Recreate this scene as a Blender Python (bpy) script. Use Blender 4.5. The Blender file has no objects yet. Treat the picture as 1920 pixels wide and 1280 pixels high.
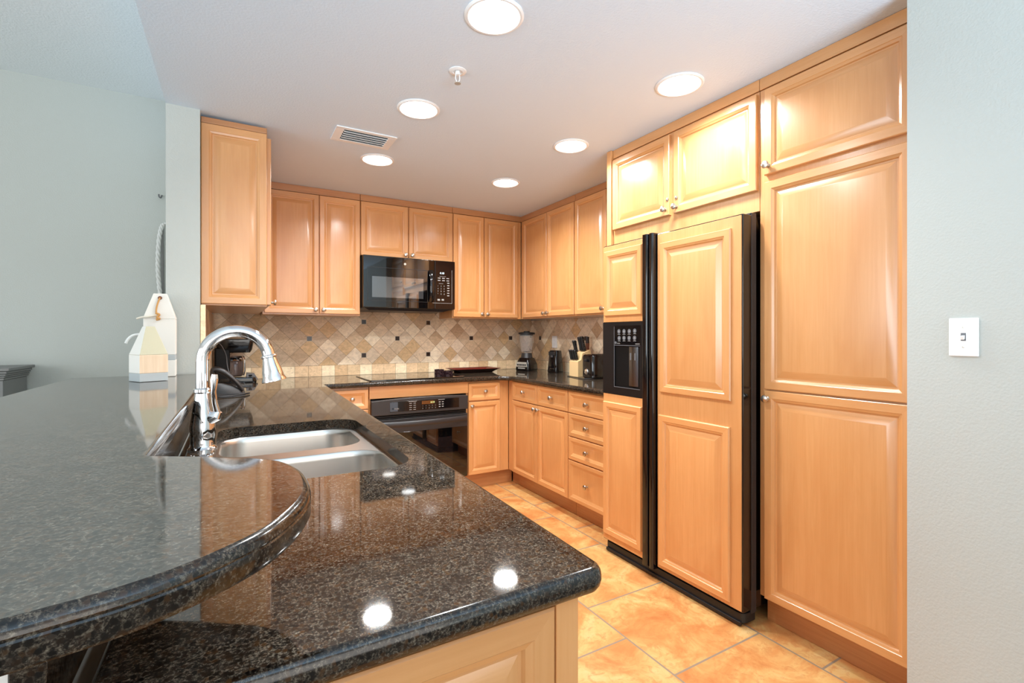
import bpy, bmesh, math, random
from mathutils import Vector, Matrix
random.seed(7)
SC = bpy.context.scene
C = SC.collection
PI = math.pi

# ------------------------------------------------------------------ camera, world, daylight, fill lamps, exposure
cam_d = bpy.data.cameras.new('camera')
cam_d.sensor_fit = 'HORIZONTAL'; cam_d.sensor_width = 36.0
cam_d.lens = 906.8 / 1920 * 36.0
cam_d.shift_y = -11.1 / 1920
cam_d.clip_start = 0.02
cam = bpy.data.objects.new('camera', cam_d); C.objects.link(cam)
cam.location = (0, 0, 1.288); cam.rotation_euler = (PI / 2, 0, -math.radians(29.82))
SC.camera = cam

# light levels
P_WORLD, C_WORLD = 0.95, (1.0, 0.98, 0.95)
P_BACK, C_BACK = 14, (1.0, 0.95, 0.88)
P_SIDE, C_SIDE = 41, (0.80, 0.95, 1.06)
P_UPFILL, C_UPFILL = 104, (0.66, 0.90, 1.10)  # level and tint of the added upward fill lamp
DOWN_POWER, DOWN_COL = 11.2, (0.96, 1.0, 1.02)

W = bpy.data.worlds.new('world'); SC.world = W; W.use_nodes = True
W.node_tree.nodes['Background'].inputs[0].default_value = (*C_WORLD, 1)
W.node_tree.nodes['Background'].inputs[1].default_value = P_WORLD

SC.view_settings.view_transform = 'Standard'; SC.view_settings.look = 'None'
SC.view_settings.gamma = 1.0; SC.view_settings.use_curve_mapping = False
SC.view_settings.exposure = 0.32
SC.cycles.use_denoising = True
SC.cycles.max_bounces = 10; SC.cycles.diffuse_bounces = 5; SC.cycles.glossy_bounces = 5
SC.cycles.transmission_bounces = 8; SC.cycles.sample_clamp_indirect = 6.0

def area(name, loc, rot, sx, sy, power, col=(1, 1, 1), spread=PI):
    l = bpy.data.lights.new(name, 'AREA'); l.shape = 'RECTANGLE'; l.size = sx; l.size_y = sy
    l.energy = power; l.color = col; l.spread = spread
    o = bpy.data.objects.new(name, l); C.objects.link(o); o.location = loc; o.rotation_euler = rot
    return o
# daylight through unseen living room openings, behind and left of the camera
area('daylight_back', (0.7, -3.4, 1.35), (PI / 2, 0, 0), 2.4, 2.2, P_BACK, C_BACK, math.radians(115))
area('daylight_side', (-4.4, 0.9, 1.55), (PI / 2, 0, -PI / 2), 3.6, 1.7, P_SIDE, C_SIDE, math.radians(110))
# added fill lamps with no visible source in the room
area('living_fill', (-3.4, -3.3, 1.5), (PI / 2, 0, math.radians(8)), 2.0, 2.0, 26, (1.0, 0.98, 0.95), math.radians(110))  # added to brighten the living room wall and ceiling
area('ceiling_fill', (0.6, -3.3, 0.35), (math.radians(142), 0, math.radians(-8)), 2.6, 0.6, P_UPFILL, C_UPFILL, math.radians(85))  # added, tilted upward to brighten the kitchen ceiling

LIGHT_POS = [(x, y) for x in (0.811, 1.771) for y in (1.545, 2.37, 3.187)]

# ------------------------------------------------------------------ helpers
def lin(r, g, b):
    f = lambda c: c / 12.92 if c <= 0.04045 else ((c + 0.055) / 1.055) ** 2.4
    return (f(r / 255), f(g / 255), f(b / 255), 1)

class MB:
    def __init__(s):
        s.v = []; s.f = []; s.m = []; s.c = []; s.M = Matrix.Identity(4); s.color = None
    def p(s, x, y, z):
        s.v.append(s.M @ Vector((x, y, z))); return len(s.v) - 1
    def face(s, ids, m=0):
        s.f.append(list(ids)); s.m.append(m); s.c.append(s.color)
    def box(s, x0, x1, y0, y1, z0, z1, m=0):
        a = [s.p(x, y, z) for z in (z0, z1) for x, y in ((x0, y0), (x1, y0), (x1, y1), (x0, y1))]
        for q in ((3, 2, 1, 0), (4, 5, 6, 7), (0, 1, 5, 4), (1, 2, 6, 5), (2, 3, 7, 6), (3, 0, 4, 7)):
            s.face([a[i] for i in q], m)
    def loft(s, rings, m=0, closed=True, cap0=False, cap1=False):
        R = [[s.p(*q) for q in r] for r in rings]; n = len(R[0])
        for A, B in zip(R, R[1:]):
            for i in range(n if closed else n - 1):
                j = (i + 1) % n
                s.face((A[i], A[j], B[j], B[i]), m)
        if cap0: s.face(R[0][::-1], m)
        if cap1: s.face(R[-1], m)
    def lathe(s, prof, c=(0, 0, 0), n=24, m=0, cap0=False, cap1=False):
        s.loft([[(c[0] + r * math.cos(2 * PI * i / n), c[1] + r * math.sin(2 * PI * i / n), c[2] + z) for i in range(n)] for r, z in prof], m, True, cap0, cap1)
    def tube(s, pts, r, n=12, m=0, caps=True):
        P = [Vector(q) for q in pts]; k = len(P)
        rr = r if isinstance(r, (list, tuple)) else [r] * k
        T = [(P[min(i + 1, k - 1)] - P[max(i - 1, 0)]).normalized() for i in range(k)]
        up = Vector((0, 0, 1)) if abs(T[0].z) < 0.9 else Vector((1, 0, 0))
        N = (up - T[0] * up.dot(T[0])).normalized(); rings = []
        for i in range(k):
            N = (N - T[i] * N.dot(T[i])).normalized(); B = T[i].cross(N)
            rings.append([tuple(P[i] + (N * math.cos(2 * PI * a / n) + B * math.sin(2 * PI * a / n)) * rr[i]) for a in range(n)])
        s.loft(rings, m, True, caps, caps)
    def prism(s, poly, z0, z1, m=0):
        s.loft([[(x, y, z0) for x, y in poly], [(x, y, z1) for x, y in poly]], m, True, True, True)
    def build(s, name, mats, parent=None, bevel=0, seg=2, loc=None, angle=32):
        root = parent
        while root is not None and root.parent is not None: root = root.parent
        if loc is None:
            if root is not None: off = Vector(root.location)
            else:
                xs = [q.x for q in s.v]; ys = [q.y for q in s.v]; zs = [q.z for q in s.v]
                off = Vector(((min(xs) + max(xs)) / 2, (min(ys) + max(ys)) / 2, min(zs)))
        else: off = Vector(loc)
        me = bpy.data.meshes.new(name)
        me.from_pydata([tuple(q - off) for q in s.v], [], s.f)
        for mt in (mats if isinstance(mats, (list, tuple)) else [mats]): me.materials.append(mt)
        for poly, mi in zip(me.polygons, s.m): poly.material_index = mi
        if any(c is not None for c in s.c):
            at = me.color_attributes.new('tile', 'FLOAT_COLOR', 'CORNER')
            for poly, c in zip(me.polygons, s.c):
                for li in poly.loop_indices: at.data[li].color = c or (0.5, 0.5, 0.5, 1)
        bm = bmesh.new(); bm.from_mesh(me)
        bmesh.ops.recalc_face_normals(bm, faces=bm.faces)
        for f in bm.faces: f.smooth = True
        lim = math.radians(angle)
        for e in bm.edges: e.smooth = len(e.link_faces) == 2 and e.calc_face_angle(0) < lim
        bm.to_mesh(me); bm.free()
        o = bpy.data.objects.new(name, me); C.objects.link(o)
        if root is None or loc is not None: o.location = off if root is None else off - Vector(root.location)
        if parent is not None: o.parent = parent
        if bevel:
            b = o.modifiers.new('bevel', 'BEVEL'); b.width = bevel; b.segments = seg; b.limit_method = 'ANGLE'
            b.angle_limit = math.radians(40); b.harden_normals = True
        return o

def tag(o, label, cat, group=None):
    o['label'] = label; o['category'] = cat
    if group: o['group'] = group
    return o
def thing(name, label, cat, loc, group=None):
    o = bpy.data.objects.new(name, None); C.objects.link(o); o.location = loc; o.empty_display_size = 0.1
    return tag(o, label, cat, group)
def struct(o): o['kind'] = 'structure'; return o
def bx(name, mats, parent, x0, x1, y0, y1, z0, z1, bevel=0.002):
    m = MB(); m.box(x0, x1, y0, y1, z0, z1); return m.build(name, mats, parent, bevel=bevel)
def copy_tree(o, parent=None):
    c = o.copy(); C.objects.link(c)
    if parent is not None: c.parent = parent
    for ch in list(o.children): copy_tree(ch, c)
    return c
def rrect(x0, x1, y0, y1, r, n=6):
    out = []
    for cx, cy, a0 in ((x1 - r, y1 - r, 0), (x0 + r, y1 - r, 90), (x0 + r, y0 + r, 180), (x1 - r, y0 + r, 270)):
        for i in range(n + 1):
            a = math.radians(a0 + 90 * i / n); out.append((cx + r * math.cos(a), cy + r * math.sin(a)))
    return out
def offset(poly, d):      # CCW polygon, positive d moves inward
    out = []; n = len(poly)
    for i in range(n):
        a, b, c = Vector(poly[i - 1]), Vector(poly[i]), Vector(poly[(i + 1) % n])
        e1 = (b - a).normalized(); e2 = (c - b).normalized()
        n1 = Vector((-e1.y, e1.x)); n2 = Vector((-e2.y, e2.x)); mt = n1 + n2
        k = mt.length_squared
        q = b + (mt * (2 * d / k) if k > 0.05 else n1 * d)
        out.append((q.x, q.y))
    return out
def fillet(poly, rad, n=6):   # rad: radius for each vertex
    out = []; k = len(poly)
    for i in range(k):
        r = rad[i]; a, b, c = Vector(poly[i - 1]), Vector(poly[i]), Vector(poly[(i + 1) % k])
        if r <= 0: out.append(tuple(b)); continue
        u = (a - b).normalized(); w = (c - b).normalized()
        half = math.acos(max(-1, min(1, u.dot(w)))) / 2
        t = r / math.tan(half); p0 = b + u * t; p1 = b + w * t
        ctr = b + (u + w).normalized() * (r / math.sin(half))
        a0 = math.atan2(p0.y - ctr.y, p0.x - ctr.x); a1 = math.atan2(p1.y - ctr.y, p1.x - ctr.x)
        dlt = (a1 - a0 + PI) % (2 * PI) - PI
        for j in range(n + 1):
            an = a0 + dlt * j / n; out.append((ctr.x + r * math.cos(an), ctr.y + r * math.sin(an)))
    return out
def fill_caps(mb, outer, holes, z, m=0):
    bm = bmesh.new(); es = []
    for lp in [outer] + holes:
        vs = [bm.verts.new((x, y, z)) for x, y in lp]
        es += [bm.edges.new((vs[i], vs[(i + 1) % len(vs)])) for i in range(len(vs))]
    bmesh.ops.triangle_fill(bm, use_beauty=True, use_dissolve=False, edges=es)
    bm.verts.index_update(); base = len(mb.v)
    for v in bm.verts: mb.p(*v.co)
    for f in bm.faces: mb.face([base + v.index for v in f.verts], m)
    bm.free()
def slab(mb, outer, holes, z0, z1, prof, m=0):   # prof: (inset, depth below z1), top to bottom
    rings = [[(x, y, z1 - dz) for x, y in offset(outer, d)] for d, dz in prof]
    mb.loft(rings, 1)
    hs = []
    for h in holes:
        ro = [(x, y) for x, y in h]
        mb.loft([[(x, y, z1) for x, y in ro], [(x, y, z0) for x, y in ro]], 1); hs.append(ro)
    fill_caps(mb, offset(outer, prof[0][0]), hs, z1, m)
    fill_caps(mb, offset(outer, prof[-1][0]), hs, z0, m)
def weld(o, d=0.00005):
    bm = bmesh.new(); bm.from_mesh(o.data); bmesh.ops.remove_doubles(bm, verts=bm.verts, dist=d)
    bmesh.ops.recalc_face_normals(bm, faces=bm.faces)
    for f in bm.faces: f.smooth = abs(f.normal.z) < 0.9995
    for e in bm.edges: e.smooth = len(e.link_faces) == 2 and e.calc_face_angle(0) < math.radians(32)
    bm.to_mesh(o.data); bm.free()
def catmull(pts, k=6):
    out = []
    for i in range(len(pts) - 1):
        p0, p1, p2, p3 = [Vector(pts[max(0, min(len(pts) - 1, i + j))]) for j in (-1, 0, 1, 2)]
        for q in range(k):
            t = q / k
            out.append(tuple(0.5 * ((2 * p1) + (p2 - p0) * t + (2 * p0 - 5 * p1 + 4 * p2 - p3) * t * t + (3 * p1 - p0 - 3 * p2 + p3) * t ** 3)))
    out.append(tuple(pts[-1])); return out
def frame(face, plane, a0, a1, z0):
    if face == '-y': return Vector((a0, plane, z0)), Vector((1, 0, 0)), Vector((0, -1, 0))
    if face == '-x': return Vector((plane, a1, z0)), Vector((0, -1, 0)), Vector((-1, 0, 0))
    return Vector((plane, a0, z0)), Vector((0, 1, 0)), Vector((1, 0, 0))
def text(mb, s, size, O, u, v, n, m=0, align='LEFT', shear=0.0):
    cu = bpy.data.curves.new('t', 'FONT'); cu.body = s; cu.size = size; cu.align_x = align; cu.resolution_u = 2; cu.shear = shear
    ob = bpy.data.objects.new('t', cu); C.objects.link(ob)
    bpy.context.view_layer.update()
    me = bpy.data.meshes.new_from_object(ob.evaluated_get(bpy.context.evaluated_depsgraph_get()))
    base = len(mb.v)
    for q in me.vertices: mb.p(*(Vector(O) + Vector(u) * q.co.x + Vector(v) * q.co.y + Vector(n) * 0.0006))
    for f in me.polygons: mb.face([base + i for i in f.vertices], m)
    bpy.data.objects.remove(ob); bpy.data.curves.remove(cu); bpy.data.meshes.remove(me)

# ------------------------------------------------------------------ materials
def nodes(name):
    m = bpy.data.materials.new(name); m.use_nodes = True
    nt = m.node_tree; b = nt.nodes['Principled BSDF']
    return m, nt, b, nt.links.new, nt.nodes.new
def plain(name, col, rough=0.5, metal=0.0, ior=1.5, coat=0.0, spec=0.5, emit=None, es=0.0):
    m, nt, b, L, N = nodes(name)
    b.inputs['Base Color'].default_value = col; b.inputs['Roughness'].default_value = rough
    b.inputs['Metallic'].default_value = metal; b.inputs['IOR'].default_value = ior
    b.inputs['Coat Weight'].default_value = coat; b.inputs['Coat Roughness'].default_value = 0.05
    b.inputs['Specular IOR Level'].default_value = spec
    if emit: b.inputs['Emission Color'].default_value = emit; b.inputs['Emission Strength'].default_value = es
    return m
def ramp(N, stops):
    r = N('ShaderNodeValToRGB'); e = r.color_ramp.elements
    while len(e) < len(stops): e.new(0.5)
    for q, (p, c) in zip(e, stops): q.position = p; q.color = c
    return r
def noise(N, L, vec, scale, detail=4, rough=0.55, dist=0.0):
    n = N('ShaderNodeTexNoise'); n.inputs['Scale'].default_value = scale; n.inputs['Detail'].default_value = detail
    n.inputs['Roughness'].default_value = rough; n.inputs['Distortion'].default_value = dist; L(vec, n.inputs['Vector'])
    return n
def mixc(N, L, f, a, b, mode='MIX'):
    x = N('ShaderNodeMix'); x.data_type = 'RGBA'; x.blend_type = mode
    for sock, val in ((x.inputs[0], f), (x.inputs[6], a), (x.inputs[7], b)):
        if hasattr(val, 'is_output'): L(val, sock)
        else: sock.default_value = val
    return x.outputs[2]
def mapping(N, L, scale, kind='Object'):
    t = N('ShaderNodeTexCoord'); mp = N('ShaderNodeMapping'); mp.inputs['Scale'].default_value = scale
    L(t.outputs[kind], mp.inputs['Vector']); return mp
def bump(N, L, b, h, strength, dist):
    bp = N('ShaderNodeBump'); bp.inputs['Strength'].default_value = strength; bp.inputs['Distance'].default_value = dist
    L(h, bp.inputs['Height']); L(bp.outputs[0], b.inputs['Normal'])

def wood(name, horiz=False, c1=(214, 156, 100), c2=(206, 147, 89), c3=(198, 134, 76)):
    m, nt, b, L, N = nodes(name)
    mp = mapping(N, L, (2.0, 2.0, 52) if horiz else (52, 52, 2.0))
    oi = N('ShaderNodeObjectInfo'); ad = N('ShaderNodeVectorMath'); ad.operation = 'ADD'
    sc = N('ShaderNodeVectorMath'); sc.operation = 'SCALE'; sc.inputs[3].default_value = 13.0
    cb = N('ShaderNodeCombineXYZ')
    for i in range(3): L(oi.outputs['Random'], cb.inputs[i])
    L(cb.outputs[0], sc.inputs[0]); L(mp.outputs[0], ad.inputs[0]); L(sc.outputs[0], ad.inputs[1])
    g = noise(N, L, ad.outputs[0], 1.6, 6, 0.62, 0.5)
    r = ramp(N, [(0.3, lin(*c2)), (0.66, lin(*c1))]); L(g.outputs['Fac'], r.inputs[0])
    mp2 = mapping(N, L, (5, 5, 1.3) if not horiz else (1.3, 1.3, 5))
    g2 = noise(N, L, mp2.outputs[0], 1.4, 3, 0.5, 1.2)
    r2 = ramp(N, [(0.42, (0, 0, 0, 1)), (0.75, (1, 1, 1, 1))]); L(g2.outputs['Fac'], r2.inputs[0])
    mx = N('ShaderNodeMath'); mx.operation = 'MULTIPLY'; mx.inputs[1].default_value = 0.55; L(r2.outputs[0], mx.inputs[0])
    col = mixc(N, L, mx.outputs[0], r.outputs[0], lin(*c3))
    hs = N('ShaderNodeHueSaturation'); mr = N('ShaderNodeMapRange'); mr.inputs[3].default_value = 0.94; mr.inputs[4].default_value = 1.06
    L(oi.outputs['Random'], mr.inputs[0]); L(mr.outputs[0], hs.inputs['Value']); L(col, hs.inputs['Color'])
    L(hs.outputs[0], b.inputs['Base Color'])
    b.inputs['Roughness'].default_value = 0.36; b.inputs['Coat Weight'].default_value = 0.8; b.inputs['Coat IOR'].default_value = 1.6; b.inputs['Coat Roughness'].default_value = 0.22
    return m
WV = wood('maple_vertical'); WH = wood('maple_horizontal', True)
WT = wood('maple_trim', True, (188, 130, 80), (170, 112, 66), (180, 120, 72))
WOOD = [WV, WH]

def granite(name, ior, rough=0.075, gain=0.5):
    m, nt, b, L, N = nodes(name)
    mp = mapping(N, L, (1, 1, 1))
    n0 = noise(N, L, mp.outputs[0], 70, 4, 0.65, 0.8)
    vm = N('ShaderNodeVectorMath'); vm.operation = 'SCALE'; vm.inputs[3].default_value = 0.004
    L(n0.outputs['Color'], vm.inputs[0]); av = N('ShaderNodeVectorMath'); av.operation = 'ADD'
    L(mp.outputs[0], av.inputs[0]); L(vm.outputs[0], av.inputs[1])
    vo = N('ShaderNodeTexVoronoi'); vo.inputs['Scale'].default_value = 150; L(av.outputs[0], vo.inputs['Vector'])
    sp = N('ShaderNodeSeparateColor'); L(vo.outputs['Color'], sp.inputs[0])
    r1 = ramp(N, [(0.0, lin(14, 11, 10)), (0.35, lin(22, 16, 13)), (0.6, lin(54, 37, 26)), (0.8, lin(98, 70, 46)), (1.0, lin(66, 60, 55))])
    L(sp.outputs[0], r1.inputs[0])
    rd = ramp(N, [(0.28, (0, 0, 0, 1)), (0.62, (0.9, 0.9, 0.9, 1))])
    ds = N('ShaderNodeMath'); ds.operation = 'MULTIPLY'; ds.inputs[1].default_value = 1.0
    L(vo.outputs['Distance'], ds.inputs[0]); L(ds.outputs[0], rd.inputs[0])
    n2 = noise(N, L, mp.outputs[0], 340, 4, 0.75, 0.3)
    r3 = ramp(N, [(0.38, lin(24, 20, 18)), (0.5, lin(82, 72, 62)), (0.66, lin(172, 160, 142))]); L(n2.outputs['Fac'], r3.inputs[0])
    c = mixc(N, L, rd.outputs[0], r1.outputs[0], r3.outputs[0])
    n1 = noise(N, L, mp.outputs[0], 26, 4, 0.6, 0.5)
    r2 = ramp(N, [(0.36, (0.5, 0.5, 0.5, 1)), (0.56, (0, 0, 0, 1))]); L(n1.outputs['Fac'], r2.inputs[0])
    c = mixc(N, L, r2.outputs[0], c, lin(24, 19, 16))
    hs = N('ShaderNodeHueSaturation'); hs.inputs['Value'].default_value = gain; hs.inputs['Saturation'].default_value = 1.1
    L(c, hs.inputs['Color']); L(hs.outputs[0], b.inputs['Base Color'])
    b.inputs['Roughness'].default_value = rough; b.inputs['IOR'].default_value = ior
    return m
GR = granite('granite', 1.8, 0.04, 0.85)
GRB = granite('granite_bar', 3.4, 0.06, 0.7)
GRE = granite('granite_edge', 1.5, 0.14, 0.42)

def paint(name, c, bs=0.12, scale=140):
    m, nt, b, L, N = nodes(name)
    mp = mapping(N, L, (1, 1, 1)); n = noise(N, L, mp.outputs[0], scale, 3, 0.55)
    b.inputs['Base Color'].default_value = lin(*c); b.inputs['Roughness'].default_value = 0.6
    b.inputs['Specular IOR Level'].default_value = 0.3
    bump(N, L, b, n.outputs['Fac'], bs, 0.01); return m
M_WALL = paint('wall_paint', (186, 189, 183), 0.14)
M_CEIL = paint('ceiling_paint', (216, 229, 240), 0.16, 110)  # white paint; blue tint in the colour offsets warm bounced light
M_CEIL2 = paint('ceiling_texture', (232, 236, 236), 0.3, 90)

def floor_mat():
    m, nt, b, L, N = nodes('floor_tile')
    t = N('ShaderNodeTexCoord'); sp = N('ShaderNodeSeparateXYZ'); L(t.outputs['Object'], sp.inputs[0])
    ax = N('ShaderNodeMath'); ax.inputs[1].default_value = -1.025 + 0.52 * 40; L(sp.outputs[1], ax.inputs[0])
    ay = N('ShaderNodeMath'); ay.inputs[1].default_value = -1.447 + 0.523 * 20; L(sp.outputs[0], ay.inputs[0])
    cb = N('ShaderNodeCombineXYZ'); L(ax.outputs[0], cb.inputs[0]); L(ay.outputs[0], cb.inputs[1])
    br = N('ShaderNodeTexBrick'); br.inputs['Scale'].default_value = 1; br.inputs['Brick Width'].default_value = 0.52
    br.inputs['Row Height'].default_value = 0.523; br.inputs['Mortar Size'].default_value = 0.0045; br.inputs['Mortar Smooth'].default_value = 0.1
    br.inputs['Bias'].default_value = 0; br.inputs['Color1'].default_value = (0.35, 0.35, 0.35, 1); br.inputs['Color2'].default_value = (0.75, 0.75, 0.75, 1)
    br.inputs['Mortar'].default_value = (0.5, 0.5, 0.5, 1); L(cb.outputs[0], br.inputs['Vector'])
    mp = mapping(N, L, (1, 1, 1))
    sh = N('ShaderNodeVectorMath'); sh.operation = 'SCALE'; sh.inputs[3].default_value = 17; L(br.outputs['Color'], sh.inputs[0])
    ad = N('ShaderNodeVectorMath'); ad.operation = 'ADD'; L(mp.outputs[0], ad.inputs[0]); L(sh.outputs[0], ad.inputs[1])
    n1 = noise(N, L, ad.outputs[0], 4.5, 7, 0.65, 0.9)
    r1 = ramp(N, [(0.3, lin(176, 104, 52)), (0.45, lin(196, 132, 74)), (0.58, lin(204, 158, 96)), (0.75, lin(210, 178, 124))]); L(n1.outputs['Fac'], r1.inputs[0])
    n2 = noise(N, L, ad.outputs[0], 22, 6, 0.7, 1.0)
    r2 = ramp(N, [(0.36, (0.7, 0.7, 0.7, 1)), (0.5, (0, 0, 0, 1))]); L(n2.outputs['Fac'], r2.inputs[0])
    c = mixc(N, L, r2.outputs[0], r1.outputs[0], lin(184, 118, 64))
    n3 = noise(N, L, ad.outputs[0], 60, 4, 0.75, 1.5)
    r3 = ramp(N, [(0.27, (0.7, 0.7, 0.7, 1)), (0.36, (0, 0, 0, 1))]); L(n3.outputs['Fac'], r3.inputs[0])
    c = mixc(N, L, r3.outputs[0], c, lin(132, 92, 56))
    c = mixc(N, L, br.outputs['Fac'], c, lin(140, 122, 102))
    L(c, b.inputs['Base Color']); b.inputs['Roughness'].default_value = 0.42
    bump(N, L, b, n2.outputs['Fac'], 0.05, 0.01)
    return m
M_FLOOR = floor_mat()

def travertine():
    m, nt, b, L, N = nodes('travertine_tile')
    at = N('ShaderNodeVertexColor'); at.layer_name = 'tile'
    mp = mapping(N, L, (1, 1, 1.6)); n1 = noise(N, L, mp.outputs[0], 26, 6, 0.65, 0.8)
    r1 = ramp(N, [(0.3, (1.1, 1.06, 1.02, 1)), (0.62, (1.5, 1.48, 1.46, 1))]); L(n1.outputs['Fac'], r1.inputs[0])
    c = mixc(N, L, 1.0, at.outputs['Color'], r1.outputs[0], 'MULTIPLY')
    n2 = noise(N, L, mp.outputs[0], 75, 4, 0.7, 1.2)
    r2 = ramp(N, [(0.3, (0.75, 0.75, 0.75, 1)), (0.38, (0, 0, 0, 1))]); L(n2.outputs['Fac'], r2.inputs[0])
    c = mixc(N, L, r2.outputs[0], c, lin(112, 88, 66))
    L(c, b.inputs['Base Color']); b.inputs['Roughness'].default_value = 0.5
    return m
M_TRAV = travertine()
M_GROUT = plain('tile_grout', lin(168, 146, 120), 0.85)
M_ACC = plain('accent_glass_tile', lin(52, 40, 38), 0.2)
M_NICK = plain('satin_nickel', lin(196, 190, 180), 0.28, 1.0)
M_CHROME = plain('chrome', lin(232, 233, 236), 0.05, 1.0)
M_STEEL = plain('brushed_steel', lin(208, 204, 198), 0.3, 1.0)
M_BLACK = plain('gloss_black', lin(14, 12, 13), 0.1, coat=0.3)
M_GLASSB = plain('black_glass', lin(6, 6, 7), 0.03, ior=1.7)
M_SATIN = plain('satin_black', lin(46, 43, 43), 0.38)
M_MATTE = plain('matte_black', lin(24, 23, 24), 0.5)
M_DARK = plain('deep_black', lin(5, 5, 5), 0.6, spec=0.2)
M_GREY = plain('grey_plastic', lin(100, 101, 104), 0.4)
M_SILV = plain('silver_plastic', lin(196, 192, 182), 0.3, 0.4)
M_WHITE = plain('white_plastic', lin(240, 241, 240), 0.35)
M_WENAM = plain('white_enamel', lin(236, 236, 234), 0.4)
M_INK = plain('white_print', lin(158, 156, 152), 0.6)
M_LED = plain('display_light', lin(20, 20, 20), 0.4, emit=lin(225, 245, 255), es=2.5)
M_LEDG = plain('clock_light', lin(20, 20, 10), 0.4, emit=lin(225, 235, 150), es=1.6)
M_AMBER = plain('amber_screen', lin(96, 56, 22), 0.25)
M_LENS = plain('lamp_lens', lin(255, 255, 255), 0.5, emit=(1.0, 0.95, 0.86, 1), es=9.0)
M_PINE = plain('pale_beech', lin(226, 192, 140), 0.45)
M_BROWN = plain('walnut_handle', lin(112, 60, 34), 0.4)
M_RED = plain('lacquer_red', lin(104, 34, 28), 0.25)
M_TRAY = plain('lacquer_brown', lin(40, 24, 20), 0.3)
M_ROPE = plain('rope_fibre', lin(216, 208, 192), 0.9)
M_TWINE = plain('tan_twine', lin(190, 140, 80), 0.9)
M_GROPE = plain('grey_rope', lin(214, 214, 210), 0.9)
M_SIDE = plain('grey_paint', lin(120, 120, 118), 0.5)
M_GLASS = plain('clear_jar', (1, 1, 1, 1), 0.01, ior=1.22)
M_GLASS.node_tree.nodes['Principled BSDF'].inputs['Transmission Weight'].default_value = 0.92
M_SMOKE = plain('carafe_glass', (0.25, 0.2, 0.2, 1), 0.03, ior=1.4)
M_SMOKE.node_tree.nodes['Principled BSDF'].inputs['Transmission Weight'].default_value = 0.7

def worn(name, base, band=None):
    m, nt, b, L, N = nodes(name)
    mp = mapping(N, L, (40, 40, 12)); n = noise(N, L, mp.outputs[0], 1.6, 5, 0.7, 0.4)
    r = ramp(N, [(0.28, (1, 1, 1, 1)), (0.32, (0, 0, 0, 1))]); L(n.outputs['Fac'], r.inputs[0])
    c = mixc(N, L, r.outputs[0], lin(*base), lin(120, 100, 84)); L(c, b.inputs['Base Color']); b.inputs['Roughness'].default_value = 0.7
    return m
M_BWHITE = worn('chipped_white_paint', (222, 218, 209))
M_BCREAM = worn('faded_green_paint', (190, 185, 158))
M_BGREY = worn('faded_grey_paint', (172, 178, 178))
M_BRAW = wood('bare_pine', False, (232, 210, 182), (218, 190, 158), (224, 200, 170))

# ------------------------------------------------------------------ room
H = 2.44
CZ = 0.942          # worktop height
BZ = 1.094          # bar height
XR, YB = 2.742, 4.38
def sbox(name, mat, *b): return struct(bx(name, mat, None, *b, bevel=0))
fl = MB(); fl.box(-0.235, 4.0, 0.1, 4.6, -0.1, 0.0); struct(fl.build('floor', M_FLOOR, loc=(0, 0, 0)))
fl = MB(); fl.prism([(-5.0, -3.6), (4.0, -3.6), (4.0, 0.098), (-0.237, 0.098), (-0.237, 4.6), (-5.0, 4.6)], -0.1, 0.0); struct(fl.build('floor_living', plain('living_carpet', lin(112, 104, 94), 0.9), loc=(0, 0, 0)))
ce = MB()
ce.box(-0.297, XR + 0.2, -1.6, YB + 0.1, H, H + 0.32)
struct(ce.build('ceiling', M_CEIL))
sbox('ceiling_living', M_CEIL2, -5.0, -0.3, -3.6, 3.9, 2.745, 2.9)
sbox('wall_back', M_WALL, -0.15, XR + 0.1, YB, YB + 0.1, 0, H)
sbox('wall_right', M_WALL, XR, XR + 0.1, 0.3, YB, 0, H)
sbox('wall_left', M_WALL, -0.297, -0.154, 2.932, YB + 0.1, 0, H)
sbox('wall_living', M_WALL, -5.0, -0.30, 3.685, 3.8, 0, 2.745)
sbox('wall_front', M_WALL, 1.95, 2.09, -3.6, 0.746, 0, H)
sbox('wall_half', M_WALL, -0.297, -0.1645, 0.570, 2.930, 0, BZ - 0.038)
tr = MB(); tr.box(-0.297, -0.1645, 0.560, 0.5695, 0.0, BZ - 0.038); struct(tr.build('trim_1', M_WENAM))
sbox('baseboard_living', M_WENAM, -5.0, -0.31, 3.668, 3.684, 0, 0.1)

# ------------------------------------------------------------------ cabinets
kn = MB()
kn.lathe([(0.0001, 0.0), (0.0095, 0.0), (0.0095, 0.002), (0.006, 0.004), (0.0055, 0.012), (0.008, 0.015), (0.0145, 0.019), (0.0165, 0.0235), (0.0145, 0.028), (0.008, 0.0305), (0.0001, 0.031)], n=20)
KNOB = kn.build('knob', M_NICK, loc=(0, 0, 0)); KMESH = KNOB.data; bpy.data.objects.remove(KNOB)
KROT = {'-y': (PI / 2, 0, 0), '-x': (0, -PI / 2, 0), '+x': (0, PI / 2, 0)}
def knob(parent, pos, face):
    o = bpy.data.objects.new('knob', KMESH); C.objects.link(o)
    root = parent
    while root.parent is not None: root = root.parent
    o.location = Vector(pos) - Vector(root.location); o.rotation_euler = KROT[face]; o.parent = parent
    return o
T = 0.02
DOORP = [(0, 0), (0, T - .003), (.003, T), (.033, T), (.035, T - .002), (.044, T - .006), (.047, T - .012), (.052, T - .0125), (.080, T - .003), (.084, T - .0025)]
DRAWP = [(0, 0), (0, T - .003), (.003, T), (.026, T), (.028, T - .002), (.031, T - .003), (.045, T - .010), (.048, T - .0105)]
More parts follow.
